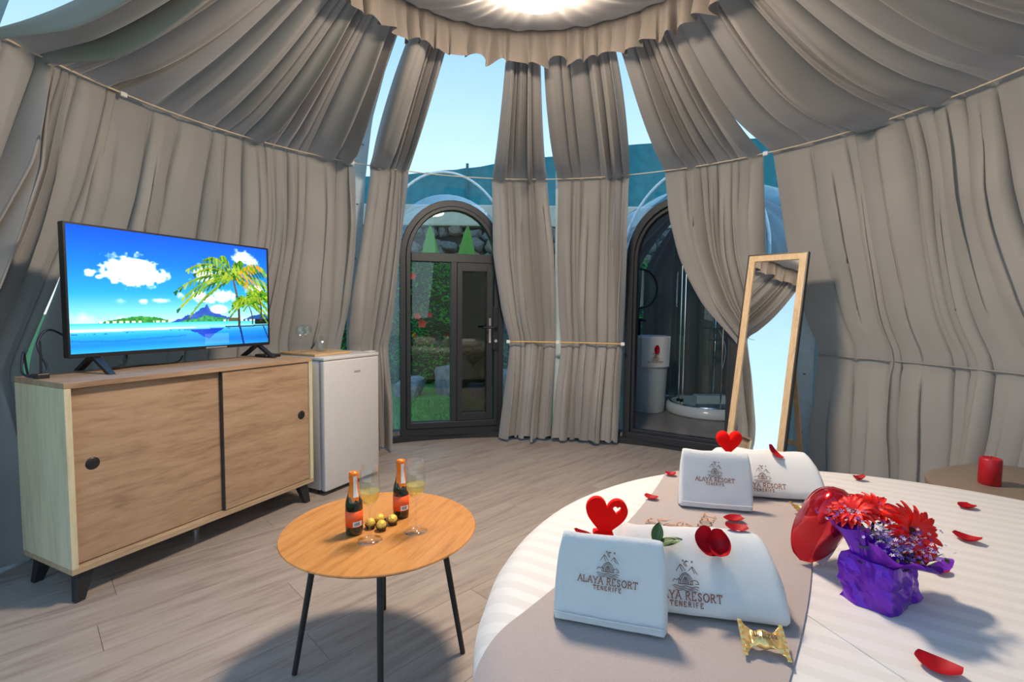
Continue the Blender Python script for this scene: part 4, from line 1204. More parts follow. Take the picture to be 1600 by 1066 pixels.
# ------------------------------------------------------------------ lettering and emblem as flat embroidery
GLY = {
 'A': ([[(0, 0), (.5, 1)], [(.5, 1), (1, 0)], [(.2, .36), (.8, .36)]], [(0, 0), (1, 0)]),
 'L': ([[(.18, 1), (.18, 0)], [(.1, 0), (.85, 0), (.85, .2)]], [(.18, 1)]),
 'Y': ([[(0.02, 1), (.5, .48)], [(.98, 1), (.5, .48)], [(.5, .5), (.5, 0)]], [(.02, 1), (.98, 1), (.5, 0)]),
 'R': ([[(.15, 0), (.15, 1)], [(.15, 1), (.55, 1), (.75, .9), (.78, .75), (.7, .58), (.5, .5), (.15, .5)], [(.45, .5), (.92, 0)]], [(.15, 0), (.95, 0)]),
 'E': ([[(.15, 0), (.15, 1)], [(.1, 1), (.8, 1), (.8, .84)], [(.15, .52), (.62, .52)], [(.1, 0), (.85, 0), (.85, .17)]], []),
 'S': ([[(.78, .82), (.72, .93), (.5, 1), (.25, .93), (.18, .75), (.3, .6), (.6, .47), (.8, .3), (.74, .1), (.5, 0), (.25, .05), (.15, .22)]], []),
 'O': ([[(.5 + .46 * math.cos(a * PI / 9), .5 + .5 * math.sin(a * PI / 9)) for a in range(19)]], []),
 'T': ([[(.05, .82), (.05, 1), (.95, 1), (.95, .82)], [(.5, 1), (.5, 0)]], [(.5, 0)]),
 'N': ([[(.12, 0), (.12, 1)], [(.12, 1), (.85, 0)], [(.85, 0), (.85, 1)]], []),
 'I': ([[(.5, 0), (.5, 1)]], []),
 'F': ([[(.15, 0), (.15, 1)], [(.15, 1), (.8, 1)], [(.15, .52), (.62, .52)]], []),
 'D': ([[(.2, 0), (.2, 1)], [(.05, .95), (.5, 1), (.85, .8), (.9, .45), (.7, .1), (.3, 0), (.05, .08)]], []),
 'e': ([[(.1, .3), (.6, .36), (.55, .55), (.3, .55), (.12, .3), (.3, .02), (.7, .1)]], []),
 'l': ([[(.2, .2), (.55, .9), (.4, 1), (.3, .3), (.5, 0), (.7, .1)]], []),
 'i': ([[(.3, .55), (.3, .08), (.6, .05)], [(.3, .75), (.34, .8)]], []),
 'z': ([[(.1, .5), (.6, .5), (.1, .03), (.7, .05)]], []),
 'a': ([[(.6, .5), (.3, .55), (.1, .25), (.3, .02), (.6, .4), (.6, .05), (.8, .05)]], []),
}
WID = {'I': .45, 'O': 1.0, 'l': .5, 'i': .45, 'S': .78, 'L': .8, 'E': .8, 'F': .8}
def ribbon(mb, pts, w):
    for p, q in zip(pts[:-1], pts[1:]):
        d = Vector((q[0] - p[0], q[1] - p[1]))
        if d.length < 1e-9: continue
        d.normalize(); n_ = Vector((-d.y, d.x)) * w / 2; e = d * w * 0.35
        a = Vector(p) - e; b = Vector(q) + e
        mb.add([(a.x + n_.x, a.y + n_.y, 0), (a.x - n_.x, a.y - n_.y, 0), (b.x - n_.x, b.y - n_.y, 0), (b.x + n_.x, b.y + n_.y, 0)], [(0, 1, 2, 3)])
def text_mb(mb, s, x, y_, h_, gap=0.18, wt=0.13, serif=True, wscale=0.78, centre=True):
    adv = []
    for c in s:
        adv.append(0.45 * h_ if c == ' ' else (WID.get(c, 0.9) * wscale + gap) * h_)
    tot = sum(adv) - gap * h_
    cx = x - tot / 2 if centre else x
    for c, a in zip(s, adv):
        if c != ' ':
            strokes, ser = GLY[c]; w_ = WID.get(c, 0.9) * wscale * h_
            for st_ in strokes:
                pts = [(cx + px * w_, y_ + py * h_) for px, py in st_]
                thick = wt * h_
                if serif and len(st_) == 2 and abs(st_[0][1] - st_[1][1]) < .05: thick *= 0.6
                ribbon(mb, pts, thick)
            if serif:
                for px, py in ser:
                    ribbon(mb, [(cx + px * w_ - 0.14 * h_, y_ + py * h_), (cx + px * w_ + 0.14 * h_, y_ + py * h_)], 0.07 * h_)
        cx += a
    return tot
def emblem_mb(mb, cx, cy, s):
    """mountains, crescent and stars over a dome tent above waves; s = width"""
    lw = 0.028 * s
    R_ = lambda pts: ribbon(mb, [(cx + a * s, cy + b * s) for a, b in pts], lw)
    R_([(-.36, .40), (-.19, .66), (-.12, .60), (.0, .44)]); R_([(-.19, .66), (-.17, .52), (-.11, .40)])
    R_([(.13, .44), (.27, .60), (.31, .54), (.46, .34)]); R_([(.27, .60), (.28, .48), (.36, .36)])
    R_([(-.5, .0), (-.44, .09), (-.34, .07), (-.27, .12), (-.2, .06)]); R_([(.22, .05), (.34, .11), (.46, .07), (.5, -.02), (.38, -.04)])
    for rx, ry in ((.27, .40), (.20, .34), (.115, .26), (.06, .22)):
        R_([(rx * math.cos(PI * k / 10), -.06 + ry * math.sin(PI * k / 10)) for k in range(11)])
    R_([(-.16, .26), (.0, .36), (.16, .26)]); R_([(0, -.06), (0, .16)]); R_([(-.27, -.06), (.27, -.06)])
    for k, w_ in enumerate((.5, .46, .42)):
        R_([(-w_ + 2 * w_ * j / 12, -.15 - .07 * k + .022 * math.sin(j * 1.3 + k)) for j in range(13)])
    R_([(.06 + .10 * math.cos(a), .70 + .10 * math.sin(a)) for a in np.linspace(0.9, 4.9, 9)]); R_([(.075 + .06 * math.cos(a), .715 + .07 * math.sin(a)) for a in np.linspace(1.1, 4.6, 8)])
    for sx, sy in ((-.08, .80), (.27, .78)):
        R_([(sx - .035, sy), (sx + .035, sy)]); R_([(sx, sy - .045), (sx, sy + .045)])
def logo_parts(parent, Mx, s):
    """s: width of the word line"""
    mb = MB(); emblem_mb(mb, 0, 0.26 * s, 0.42 * s)
    a = MB().add(mb.v, mb.f, Mx).build('emblem', M['logo'], parent, recalc=False)
    mb = MB(); text_mb(mb, 'ALAYA RESORT', 0, 0.0, 0.118 * s, 0.16, 0.15)
    text_mb(mb, 'TENERIFE', 0, -0.105 * s, 0.072 * s, 0.34, 0.2, serif=False)
    b = MB().add(mb.v, mb.f, Mx).build('lettering', M['logo_text'], parent, recalc=False)
    a['label'] = 'embroidered emblem of mountains and dome tent'; b['label'] = 'embroidered words ALAYA RESORT TENERIFE'
# words on the runner, beside the far towels
RYAW = math.atan2(RDIR.y, RDIR.x)
mb = MB(); text_mb(mb, 'ALAYA RESORT', 0, 0, 0.030, 0.16, 0.13); text_mb(mb, 'TENERIFE', 0, -0.034, 0.018, 0.34, 0.18, serif=False); emblem_mb(mb, 0, 0.07, 0.10)
MB().add(mb.v, mb.f, Tm((0.50, 1.235, BZ + 0.0085), RYAW)).build('runner_lettering', M['runner_print'], run, recalc=False)

# ------------------------------------------------------------------ folded towels
def loft_towel(width, prof, nu=40, top_round=0.0, seed=1, puff=0.002, end=0.10):
    n = len(prof); cyv = sum(p[0] for p in prof) / n; czv = sum(p[1] for p in prof) / n
    zmax = max(p[1] for p in prof)
    dense = []
    for i in range(n):
        p0, p1, p2, p3 = [Vector(prof[(i + k) % n]) for k in (-1, 0, 1, 2)]
        for k in range(5):
            t = k / 5
            q = 0.5 * ((2 * p1) + (-p0 + p2) * t * .6 * 1.0 + 0 * p0) if False else p1.lerp(p2, t)
            dense.append(q)
    # smooth the outline a little so edges are soft
    for _ in range(7):
        dense = [(dense[i - 1] + dense[i] * 2 + dense[(i + 1) % len(dense)]) / 4 for i in range(len(dense))]
    m = len(dense); mb = MB()
    def fn(u, v):
        k = min(m - 1, int(round(v * m))) % m
        q = dense[k]
        e = abs(2 * u - 1)
        sh = 1.0
        if e > 1 - end:
            t = (e - (1 - end)) / end
            sh = math.sqrt(max(0.0, 1 - t * t * 0.97))
        y_ = cyv + (q.x - cyv) * (0.35 + 0.65 * sh); z = q.y * (1 - 0.25 * (1 - sh) * (q.y / zmax))
        hw = width / 2 - top_round * (max(0, q.y) / zmax) ** 2
        x = (2 * u - 1) * hw
        nn = noise.noise(Vector((x * 22 + seed, y_ * 22, z * 22))) * puff + noise.noise(Vector((x * 7 + seed, y_ * 8, z * 9))) * puff * 1.6
        return (x, y_ + nn * 0.6, max(0.0, z + nn * (1 if z > 0.01 else 0)))
    mb.grid(nu, m + 1, fn)
    # end caps
    for ui in (0, nu - 1):
        mb.f.append(tuple(j * nu + ui for j in range(m)))
    return mb
PROF_BIG = [(0.0, 0.0), (0.03, 0.052), (0.062, 0.098), (0.088, 0.122), (0.120, 0.130), (0.155, 0.120), (0.185, 0.075), (0.205, 0.0), (0.10, 0.0)]
PROF_SMALL = [(0.0, 0.0), (0.012, 0.040), (0.032, 0.105), (0.046, 0.152), (0.058, 0.158), (0.066, 0.150), (0.056, 0.10), (0.044, 0.04), (0.034, 0.0)]
def towel_set(bx, by, byaw, sx, sy, syaw, lab_b, lab_s, seed, hs=1.0):
    T = empty('bath_towel', (bx, by, BZ + 0.006), byaw, lab_b, 'towel', 'folded bath towels on the bed')
    loft_towel(0.345, PROF_BIG, 44, 0.030, seed, 0.0036, 0.12).build('terry_cloth', M['towel'], T, smooth=True)
    lean = math.atan2(0.055, 0.092)
    Mx = Matrix.Translation((-0.018, 0.0225 - 0.0055, 0.0375)) @ Matrix.Rotation(PI / 2 - lean, 4, 'X')
    logo_parts(T, Mx, 0.112)
    S = empty('hand_towel', (sx, sy, BZ + 0.006), syaw, lab_s, 'towel', 'folded hand towels on the bed')
    pr = [(a, b * hs) for a, b in PROF_SMALL]
    loft_towel(0.205, pr, 36, 0.006, seed + 7, 0.0030, 0.08).build('terry_cloth', M['towel'], S, smooth=True)
    ln = math.atan2(0.045, 0.150 * hs)
    Mx = Matrix.Translation((-0.004, 0.0235 - 0.006, 0.078 * hs)) @ Matrix.Rotation(PI / 2 - ln, 4, 'X')
    logo_parts(S, Mx, 0.094)
    MB().tube([(-0.096, 0.001, 0.022), (0.0, 0.0, 0.021), (0.096, 0.001, 0.022)], 0.0016, 5).build('hem', M['towel'], S)
    return T, S
towel_set(0.345, 0.870, math.radians(-11), 0.176, 0.848, math.radians(-16), 'folded white bath towel leaning behind the hand towel with the flat heart', 'folded white hand towel with the flat heart and rose leaves behind its top', 3, 1.0)
towel_set(0.792, 1.466, math.radians(-10), 0.594, 1.390, math.radians(-12), 'folded white bath towel by the leaning mirror, petal on top', 'folded white hand towel with the puffy heart above its top', 9, 1.04)

# ------------------------------------------------------------------ hearts
def heart_pts(n=48, s=1.0):
    out = []
    for k in range(n):
        a = 2 * PI * k / n
        x = 16 * math.sin(a) ** 3; z = 13 * math.cos(a) - 5 * math.cos(2 * a) - 2 * math.cos(3 * a) - math.cos(4 * a)
        out.append((x / 34 * s, (z + 17) / 30 * s))
    return out
def puffy_heart(s, thick, n=64, rings=12, power=0.5):
    """inflated heart in the x-z plane, bottom tip at z = 0"""
    P = heart_pts(n, s); c = (0, 0.58 * s)
    mb = MB()
    for sgn in (1, -1):
        def fn(u, v):
            k = int(round(u * n)) % n
            px, pz = P[k]; t = v
            x = c[0] + (px - c[0]) * t; z = c[1] + (pz - c[1]) * t
            crease = 1 - 0.45 * math.exp(-(x / (0.10 * s)) ** 2) * max(0, (z - 0.5 * s) / (0.5 * s))
            return (x, sgn * thick / 2 * max(0.0, 1 - t ** 2.2) ** power * crease, z)
        mb.grid(n, rings, fn, wrap=True)
    return mb
# flat heart with a heart-shaped hole, on a small foot
fh = empty('heart_ornament', (0.188, 0.972, BZ + 0.124), math.radians(-4), 'flat red heart with small heart-shaped hole standing behind the hand towel', 'heart')
bmh = bmesh.new()
outer = [bmh.verts.new((x, 0, z)) for x, z in heart_pts(56, 0.088)]
inner = [bmh.verts.new((x * 0.21 + 0.020, 0, z * 0.21 + 0.0535)) for x, z in heart_pts(28, 0.088)]
eo = [bmh.edges.new((outer[i], outer[(i + 1) % 56])) for i in range(56)]
ei = [bmh.edges.new((inner[i], inner[(i + 1) % 28])) for i in range(28)]
bmesh.ops.triangle_fill(bmh, edges=eo + ei, use_beauty=True)
gm = bmesh.ops.extrude_face_region(bmh, geom=list(bmh.faces))
for e in gm['geom']:
    if isinstance(e, bmesh.types.BMVert): e.co.y += 0.012
bmesh.ops.recalc_face_normals(bmh, faces=bmh.faces)
meh = bpy.data.meshes.new('heart_plate'); bmh.to_mesh(meh); bmh.free()
meh.transform(Matrix.Translation((0, -0.006, -0.004)) @ Matrix.Rotation(0.10, 4, 'Y'))
link_mesh('heart_plate', meh, M['red_flock'], fh)
MB().box((-0.02, -0.016, 0), (0.02, 0.016, 0.012)).build('foot', M['red_flock'], fh, bevel=0.004)
ph_ = empty('heart_ornament', (0.684, 1.530, BZ + 0.126), math.radians(-6), 'puffy red velvet heart standing above the hand towel by the mirror', 'heart')
puffy_heart(0.085, 0.034).build('plush', M['red_flock'], ph_, smooth=True)

# ------------------------------------------------------------------ rose petals and leaves
def petal_mesh(seed, L=0.042, W=0.034, curl=0.35):
    rs = np.random.RandomState(seed); k1, k2 = rs.uniform(0.9, 1.9, 2)
    def fn(u, v):
        x = (u - 0.5) * 2
        w = W / 2 * math.sin(PI * min(1.0, 0.12 + 0.80 * v)) ** 0.6
        px = x * w; py = (v - 0.5) * L * (1 - 0.12 * abs(x) ** 2 * (1 if v > 0.5 else 0.3))
        z = 0.0008 + curl * (px * px) / W * 1.6 * k1 + curl * 0.016 * k2 * (2 * v - 1) ** 2 + 0.0018 * math.sin(5 * px / W + seed) * v
        return (px, py, z)
    mb = MB().grid(9, 11, fn)
    me = mb.mesh('petal%d' % seed, recalc=False)
    sol = me.copy() if False else me
    me.polygons.foreach_set('use_smooth', [True] * len(me.polygons))
    me.materials.append(M['petal'])
    return me
pm = [petal_mesh(k, 0.042 + 0.004 * (k % 3), 0.032 + 0.004 * ((k * 2) % 3), 0.30 + 0.12 * (k % 4)) for k in range(6)]
z0 = BZ + 0.0065; z1 = BZ + 0.0012
petals = [
 (0.431, 1.482, z0, 0.9, 0.35, 0, 1.0, 'crimson petal on the runner between the two towel pairs, apart from the lettering'),
 (0.560, 1.700, z0, 1.3, 0.2, 1, 0.8, 'crimson petal peeping out behind the hand towel with the puffy heart'),
 (0.612, 1.322, z0, 1.75, 0.5, 2, 1.15, 'curved crimson petal on the runner just in front of the hand towel with puffy heart'),
 (1.209, 1.685, z1, 1.5, 0.45, 3, 0.95, 'crimson petal on the sheet between the mirror-side bath towel and side table'),
 (1.367, 1.449, z1, 1.9, 0.30, 4, 1.05, 'folded crimson petal on the sheet nearest the candle table'),
 (1.171, 1.235, z1, 0.6, 0.30, 5, 1.15, 'flat crimson petal on the sheet beside the large gerbera'),
 (0.700, 0.772, z1, 0.7, 0.15, 0, 1.45, 'long crimson petal on the sheet in front of the purple flower box'),
 (0.965, 1.080, z1, 2.2, 0.3, 1, 1.0, 'crimson petal on the sheet half hidden behind the purple box'),
]
GP = 'scattered rose petals'
for x, y_, z, rz, tilt_, k, sc_, lab in petals:
    o = link_mesh('rose_petal', pm[k]); o.location = (x, y_, z); o.rotation_euler = (0.0, 0.0, rz); o.scale = (sc_, sc_, sc_)
    tag(o, lab, 'petal', GP)
def on_towel(x, y_, z, rx, ry, rz, k, sc_, lab):
    o = link_mesh('rose_petal', pm[k]); o.location = (x, y_, z); o.rotation_euler = (rx, ry, rz); o.scale = (sc_, sc_, sc_)
    tag(o, lab, 'petal', GP)
on_towel(0.377, 0.942, BZ + 0.128, 0.85, 0.25, 0.25, 1, 1.25, 'rounded crimson petal of the touching pair, the one nearer the leaf sprig')
on_towel(0.408, 0.934, BZ + 0.126, 0.85, -0.2, -0.3, 3, 1.25, 'rounded crimson petal of the touching pair, the one nearer the balloon')
on_towel(0.462, 0.984, BZ + 0.135, 0.05, 0.0, 1.45, 0, 1.05, 'flat crimson petal on the bath towel just behind the touching petal pair')
on_towel(0.146, 0.955, BZ + 0.128, 0.3, 0.1, 1.2, 2, 0.95, 'narrow crimson petal beside the flat heart with the hole')
on_towel(0.262, 0.938, BZ + 0.112, 0.5, 0.0, 0.8, 4, 0.6, 'tiny crimson petal between the towels beside the green leaf sprig')
on_towel(0.835, 1.552, BZ + 0.131, 0.7, 0.15, 0.7, 5, 1.1, 'crimson petal folded over the bath towel next to the puffy heart')
sprig = empty('rose_leaf_sprig', (0.285, 0.945, BZ + 0.116), -0.3, 'sprig of dark green rose leaves between the towels beside the flat heart', 'leaves')
def leaf_fn(u, v):
    w = 0.013 * math.sin(PI * v) ** 0.8
    return ((u - .5) * 2 * w, v * 0.048, 0.10 * abs(u - .5) * 0.05 - 0.008 * (v - .5) ** 2)
for rz, ry, rx, sc_ in ((0.25, 0.3, 1.1, 0.95), (-0.55, -0.2, 0.8, 0.85), (-1.25, 0.1, 0.25, 1.15), (-1.45, 0.2, 0.45, 0.9)):
    MB().grid(7, 12, leaf_fn, Tm((0, 0, 0.004), rz, rx, ry, sc_)).build('leaf', M['green_leaf'], sprig, smooth=True)
MB().tube([(-0.012, -0.004, 0.0), (0, 0, 0.004), (0.02, 0.004, 0.006)], 0.0012, 5).build('stem', M['stem'], sprig)

# ------------------------------------------------------------------ wrapped sweets
def make_candy(loc, rz, label, sc_=1.0):
    c = empty('wrapped_sweet', loc, rz, label, 'sweet', 'gold wrapped sweets by the towels')
    def body(u, v):
        x = (u - 0.5) * 0.078
        t = abs(2 * u - 1)
        waist = 0.013 + 0.016 * max(0, (t - 0.30) / 0.70) ** 1.2 + 0.003 * math.cos(t * 5)
        th = 0.011 * max(0.06, (1 - (t / 0.62) ** 2)) if t < 0.6 else 0.0012
        a = v * 2 * PI
        y_ = math.cos(a) * waist; z = math.sin(a) * th
        z += 0.0016 * math.sin(y_ * 520 + 2 * (u > .5)) * max(0, t - 0.5) * 2 + 0.0010 * noise.noise(Vector((x * 130, y_ * 130, math.sin(a))))
        return (x, y_, z + 0.0135)
    MB().grid(42, 28, body, Tm((0, 0, 0), 0, 0.35, 0, sc_)).build('wrapper', M['gold_wrap'], c, smooth=True)
    for sx in (-1, 1):
        def fin(u, v):
            y_ = (u - .5) * 0.064
            return (sx * (0.037 + 0.0085 * v), y_, 0.0135 + 0.0014 * math.sin(u * 40) * (1 - v * 0.3))
        MB().grid(40, 4, fin, Tm((0, 0, 0), 0, 0.35, 0, sc_)).build('crimped_end', M['gold_wrap'], c)
    mb = MB(); text_mb(mb, 'Delizia', 0, 0, 0.0125, 0.02, 0.13, serif=False, wscale=0.75)
    MB().add(mb.v, mb.f, Tm((0, 0, 0), 0, 0.35, 0, sc_) @ Matrix.Translation((0.002, -0.006, 0.0262))).build('lettering', M['ink'], c, recalc=False)
make_candy((0.434, 0.812, BZ + 0.012), math.radians(-14), 'gold wrapped sweet leaning on the bath towel that carries the petal pair', (0.80, 1.05, 1.0))
make_candy((0.842, 1.376, BZ + 0.012), math.radians(8), 'gold wrapped sweet leaning on the bath towel by the mirror and balloon', (0.80, 1.0, 1.0))

# ------------------------------------------------------------------ foil heart balloon
bl = empty('heart_balloon', (0.685, 1.100, BZ + 0.002), 0, 'shiny red foil heart balloon leaning on the purple flower box', 'balloon')
Bm = Tm((-0.02, 0.0, 0.012), math.radians(62), 0.42, 0.30)
puffy_heart(0.195, 0.10, 72, 16, 0.5).add([], []).build('foil', M['balloon'], bl, smooth=True).data.transform(Bm)
tabm = MB().grid(12, 10, lambda u, v: (0.02 + 0.034 * u, -0.050 + 0.02 * ((u + .2) ** 2 + (v - .5) ** 2), 0.015 + 0.095 * v), Bm)
tabm.build('white_panel', M['balloon_tab'], bl, smooth=True)

# ------------------------------------------------------------------ purple flower box
fb = empty('flower_box', (0.752, 0.975, BZ + 0.001), math.radians(31), 'purple foil wrapped box of red gerberas and tiny white flowers', 'flowers')
bxm = bmesh.new()
bmesh.ops.create_cube(bxm, size=1.0)
bmesh.ops.subdivide_edges(bxm, edges=bxm.edges, cuts=9, use_grid_fill=True)
for v in bxm.verts:
    c0 = v.co.copy()
    f = 1.0 - 0.16 * max(0, c0.z + 0.2) ** 1.2
    v.co = Vector((c0.x * 0.118 * f, c0.y * 0.098 * f, (c0.z + 0.5) * 0.092))
    nn = noise.noise(Vector((c0.x * 3, c0.y * 3, c0.z * 2.4)) + Vector((3, 1, 2)))
    n2 = noise.noise(Vector((c0.x * 8 + c0.z * 5, c0.y * 8, c0.z * 6)))
    k = 0.012 * nn + 0.006 * abs(n2)
    v.co.x += k * (1 if c0.x > 0 else -1) * (abs(c0.x) > .45); v.co.y += k * (1 if c0.y > 0 else -1) * (abs(c0.y) > .45)
    v.co.z = max(0, v.co.z)
mebx = bpy.data.meshes.new('wrapped_box'); bxm.to_mesh(mebx); bxm.free()
link_mesh('wrapped_box', mebx, M['purple'], fb)
def collar(u, v, phase=0.0, flare=1.0):
    a = u * 2 * PI
    sq = 1 / max(abs(math.cos(a)), abs(math.sin(a))) ** 0.5
    side_ = math.cos(a + 0.5)
    pleat = math.sin(a * 7 + phase + 2 * math.sin(a * 2)) + 0.6 * math.sin(a * 13 + phase)
    r = 0.040 * sq + (0.036 + 0.014 * math.sin(a * 3 + 1 + phase) + 0.018 * side_) * flare * v ** 1.2 + 0.007 * pleat * v
    # front right side drops open, back left side stands up
    side = math.cos(a + 0.5)
    z = 0.082 + v * (0.034 - 0.034 * side) + 0.006 * math.sin(a * 9 + phase) * v
    return (r * math.cos(a) * 1.12, r * math.sin(a), z)
MB().grid(90, 12, collar, wrap=True).build('foil_collar', M['purple'], fb, smooth=False)
MB().grid(90, 12, lambda u, v: collar(u, v, 1.9, 1.25), wrap=True).build('sheer_collar', M['purple_sheer'], fb, smooth=False)
MB().tube([(0.046 * math.cos(a) * 1.15, 0.046 * math.sin(a) * 1.05, 0.083) for a in np.linspace(0, 2 * PI, 40)[:-1]], 0.003, 6, closed=True).build('ribbon', M['ribbon'], fb)
# petals of a gerbera share one mesh
def gp_fn(u, v):
    w = 0.0070 * math.sin(PI * min(1, 0.18 + 0.74 * v)) ** 0.7 * (1 - 0.5 * max(0, v - .85) / .15)
    return ((u - .5) * 2 * w, 0.010 + 0.050 * v, 0.004 + 0.010 * math.sin(v * 2.2) - 0.010 * v * v + 0.004 * (u - .5) ** 2 * 4 * v)
gp_me = MB().grid(5, 9, gp_fn).mesh('gerbera_petal', recalc=False)
gp_me.materials.append(M['gerbera']); gp_me.polygons.foreach_set('use_smooth', [True] * len(gp_me.polygons))
eye_me = MB().lathe([(0.0, 0.007), (0.006, 0.008), (0.011, 0.006), (0.014, 0.002), (0.012, -0.002), (0.0, -0.004)], 24).mesh('gerbera_eye')
eye_me.materials.append(M['gerbera_eye'])
fringe = MB()
for k in range(40):
    a = 2 * PI * k / 40
    fringe.add([(0.011 * math.cos(a) - .0012 * math.sin(a), 0.011 * math.sin(a) + .0012 * math.cos(a), 0.004), (0.011 * math.cos(a) + .0012 * math.sin(a), 0.011 * math.sin(a) - .0012 * math.cos(a), 0.004), (0.019 * math.cos(a), 0.019 * math.sin(a), 0.010 + 0.002 * (k % 2))], [(0, 1, 2)])
fr_me = fringe.mesh('gerbera_fringe', recalc=False); fr_me.materials.append(M['gerbera'])
iv = fb.matrix_basis.inverted() if False else None
def world_to_box(x, y_, z):
    a = math.radians(-31); dx, dy = x - 0.752, y_ - 0.975
    return (dx * math.cos(a) - dy * math.sin(a), dx * math.sin(a) + dy * math.cos(a), z - BZ - 0.001)
def gerbera(wx, wy, wz, normal, sc_, seed):
    rs = np.random.RandomState(seed)
    g = bpy.data.objects.new('gerbera', eye_me); COL.objects.link(g); g.parent = fb
    n_ = Vector(normal).normalized(); n_.rotate(Matrix.Rotation(math.radians(-31), 3, 'Z'))
    q = n_.to_track_quat('Z', 'Y')
    g.location = world_to_box(wx, wy, wz); g.rotation_mode = 'QUATERNION'; g.rotation_quaternion = q; g.scale = (sc_, sc_, sc_)
    f = bpy.data.objects.new('fringe', fr_me); COL.objects.link(f); f.parent = g
    for ring, cnt, ls, lift in ((0, 20, 1.0, 0.0), (1, 18, 0.86, 0.22)):
        for k in range(cnt):
            p = bpy.data.objects.new('petal', gp_me); COL.objects.link(p); p.parent = g
            p.rotation_euler = (lift + rs.uniform(-.12, .12), 0, 2 * PI * (k + 0.5 * ring) / cnt + rs.uniform(-.06, .06))
            l_ = ls * rs.uniform(0.9, 1.08); p.scale = (1.05, l_, 1)
    # stem down into the box
    b = Vector(world_to_box(0.752 + (wx - 0.752) * 0.2, 0.975 + (wy - 0.975) * 0.2, BZ + 0.08))
    MB().tube([Vector(g.location) - n_ * 0.003, (Vector(g.location) - n_ * 0.03).lerp(b, 0.3), b], 0.003, 6).build('flower_stem', M['stem'], fb)
gerbera(0.792, 0.955, 0.728, (0.22, -0.80, 0.55), 1.02, 1)
gerbera(0.716, 1.010, 0.742, (-0.35, -0.25, 0.9), 0.82, 2)
gerbera(0.772, 1.022, 0.742, (0.10, -0.35, 0.93), 0.85, 3)
# filler: tiny white and violet florets and leaves, too small to count
for nm, mt, cnt, sd in (('white_florets', M['statice_w'], 420, 4), ('violet_florets', M['statice_p'], 460, 5)):
    mbf = MB(); r2 = random.Random(sd)
    for k in range(cnt):
        if r2.random() < 0.72:
            x, y_, z = r2.gauss(-0.010, 0.028), r2.gauss(-0.030, 0.022), 0.134 + r2.gauss(0, 0.012)
        elif r2.random() < 0.6:
            x, y_, z = 0.050 + r2.gauss(0, 0.022), -0.040 + r2.gauss(0, 0.012), 0.105 + r2.gauss(0, 0.01)
        else:
            x, y_, z = -0.010 + r2.gauss(0, 0.03), 0.045 + r2.gauss(0, 0.02), 0.165 + r2.gauss(0, 0.008)
        s_ = r2.uniform(0.0022, 0.0038)
        Mx = Tm((x, y_, z), r2.uniform(0, 6), r2.uniform(-.8, 1.2), r2.uniform(-.8, .8), s_)
        for q in range(5):
            a = q * 2 * PI / 5
            mbf.add([(0, 0, 0), (math.cos(a - .4), math.sin(a - .4), .3), (1.5 * math.cos(a), 1.5 * math.sin(a), .35), (math.cos(a + .4), math.sin(a + .4), .3)], [(0, 1, 2, 3)], Mx)
    o = mbf.build(nm, mt, fb, recalc=False); o['kind'] = 'stuff'
gl = MB(); r2 = random.Random(9)
for k in range(150):
    x, y_, z = r2.gauss(0.0, 0.028), r2.gauss(-0.01, 0.03), 0.112 + r2.gauss(0, 0.014)
    gl.add([(0, 0, 0), (.35, .8, .1), (0, 1.8, 0), (-.35, .8, .1)], [(0, 1, 2, 3)], Tm((x, y_, z), r2.uniform(0, 6), r2.uniform(-.6, 1), r2.uniform(-.6, .6), r2.uniform(.008, .014)))
o = gl.build('filler_leaves', M['green_leaf'], fb, recalc=False); o['kind'] = 'stuff'

# ------------------------------------------------------------------ side table with candle
nt_o = empty('side_table', (1.985, 1.885, 0), math.radians(20), 'low taupe side table with rounded top beside the round bed', 'table')
pts = []
for k in range(64):
    a = 2 * PI * k / 64
    e = 2 / 2.5
    pts.append((0.33 * math.copysign(abs(math.cos(a)) ** e, math.cos(a)), 0.245 * math.copysign(abs(math.sin(a)) ** e, math.sin(a))))
MB().prism(pts, 0.475, 0.50).build('tabletop', M['taupe_top'], nt_o, bevel=0.003, smooth=True)
for x, y_ in ((0.2, 0.13), (-0.2, 0.13), (0.2, -0.13), (-0.2, -0.13)):
    MB().tube([(x, y_, 0.475), (x * 1.2, y_ * 1.2, 0.0)], [0.016, 0.012], 12).build('leg', M['taupe_top'], nt_o)
cd = empty('candle', (1.868, 1.893, 0.5005), 0, 'red pillar candle standing on the taupe side table', 'candle')
MB().lathe([(0, 0), (0.032, 0), (0.0345, 0.003), (0.0345, 0.098), (0.032, 0.103), (0.027, 0.104), (0.024, 0.099), (0.0, 0.098)], 40).build('wax', M['candle'], cd, smooth=True)
MB().tube([(0, 0, 0.097), (0.001, 0, 0.106), (0.003, 0.001, 0.111)], 0.0011, 6).build('wick', M['ink'], cd)

# ------------------------------------------------------------------ bathroom pod beyond the second doorway
M['shaded_porcelain'] = plain('shaded_porcelain', (0.56, 0.62, 0.66), 0.2, var=0.02)  # white porcelain with the bathroom's bluish shadow mixed into its colour
M['shower_glass'] = clear('shower_glass', (0.80, 0.90, 0.88), 1.5)
PX, PY, PR = 2.13, 5.30, 1.33
pod = MB().lathe([(0.0, 0.0), (PR, 0.0), (PR, -0.10), (0, -0.10)], 64, Tm((PX, PY, 0.03))).build('floor_bathroom', M['bath_floor'])
tag(pod, 'beige grey floor of the bathroom pod', kind='structure')
mb = MB()
pa_ = math.degrees(math.atan2(PX - CX, PY - CY))
def pod_pol(az, r, z):
    a = math.radians(az); return (PX + r * math.sin(a), PY + r * math.cos(a), z)
open_c = pa_ + 180
PSH = [(PR + 0.07, 0.0), (PR + 0.07, 1.2), (PR - 0.02, 1.7), (PR - 0.28, 2.1), (PR - 0.7, 2.36), (0.02, 2.5)]
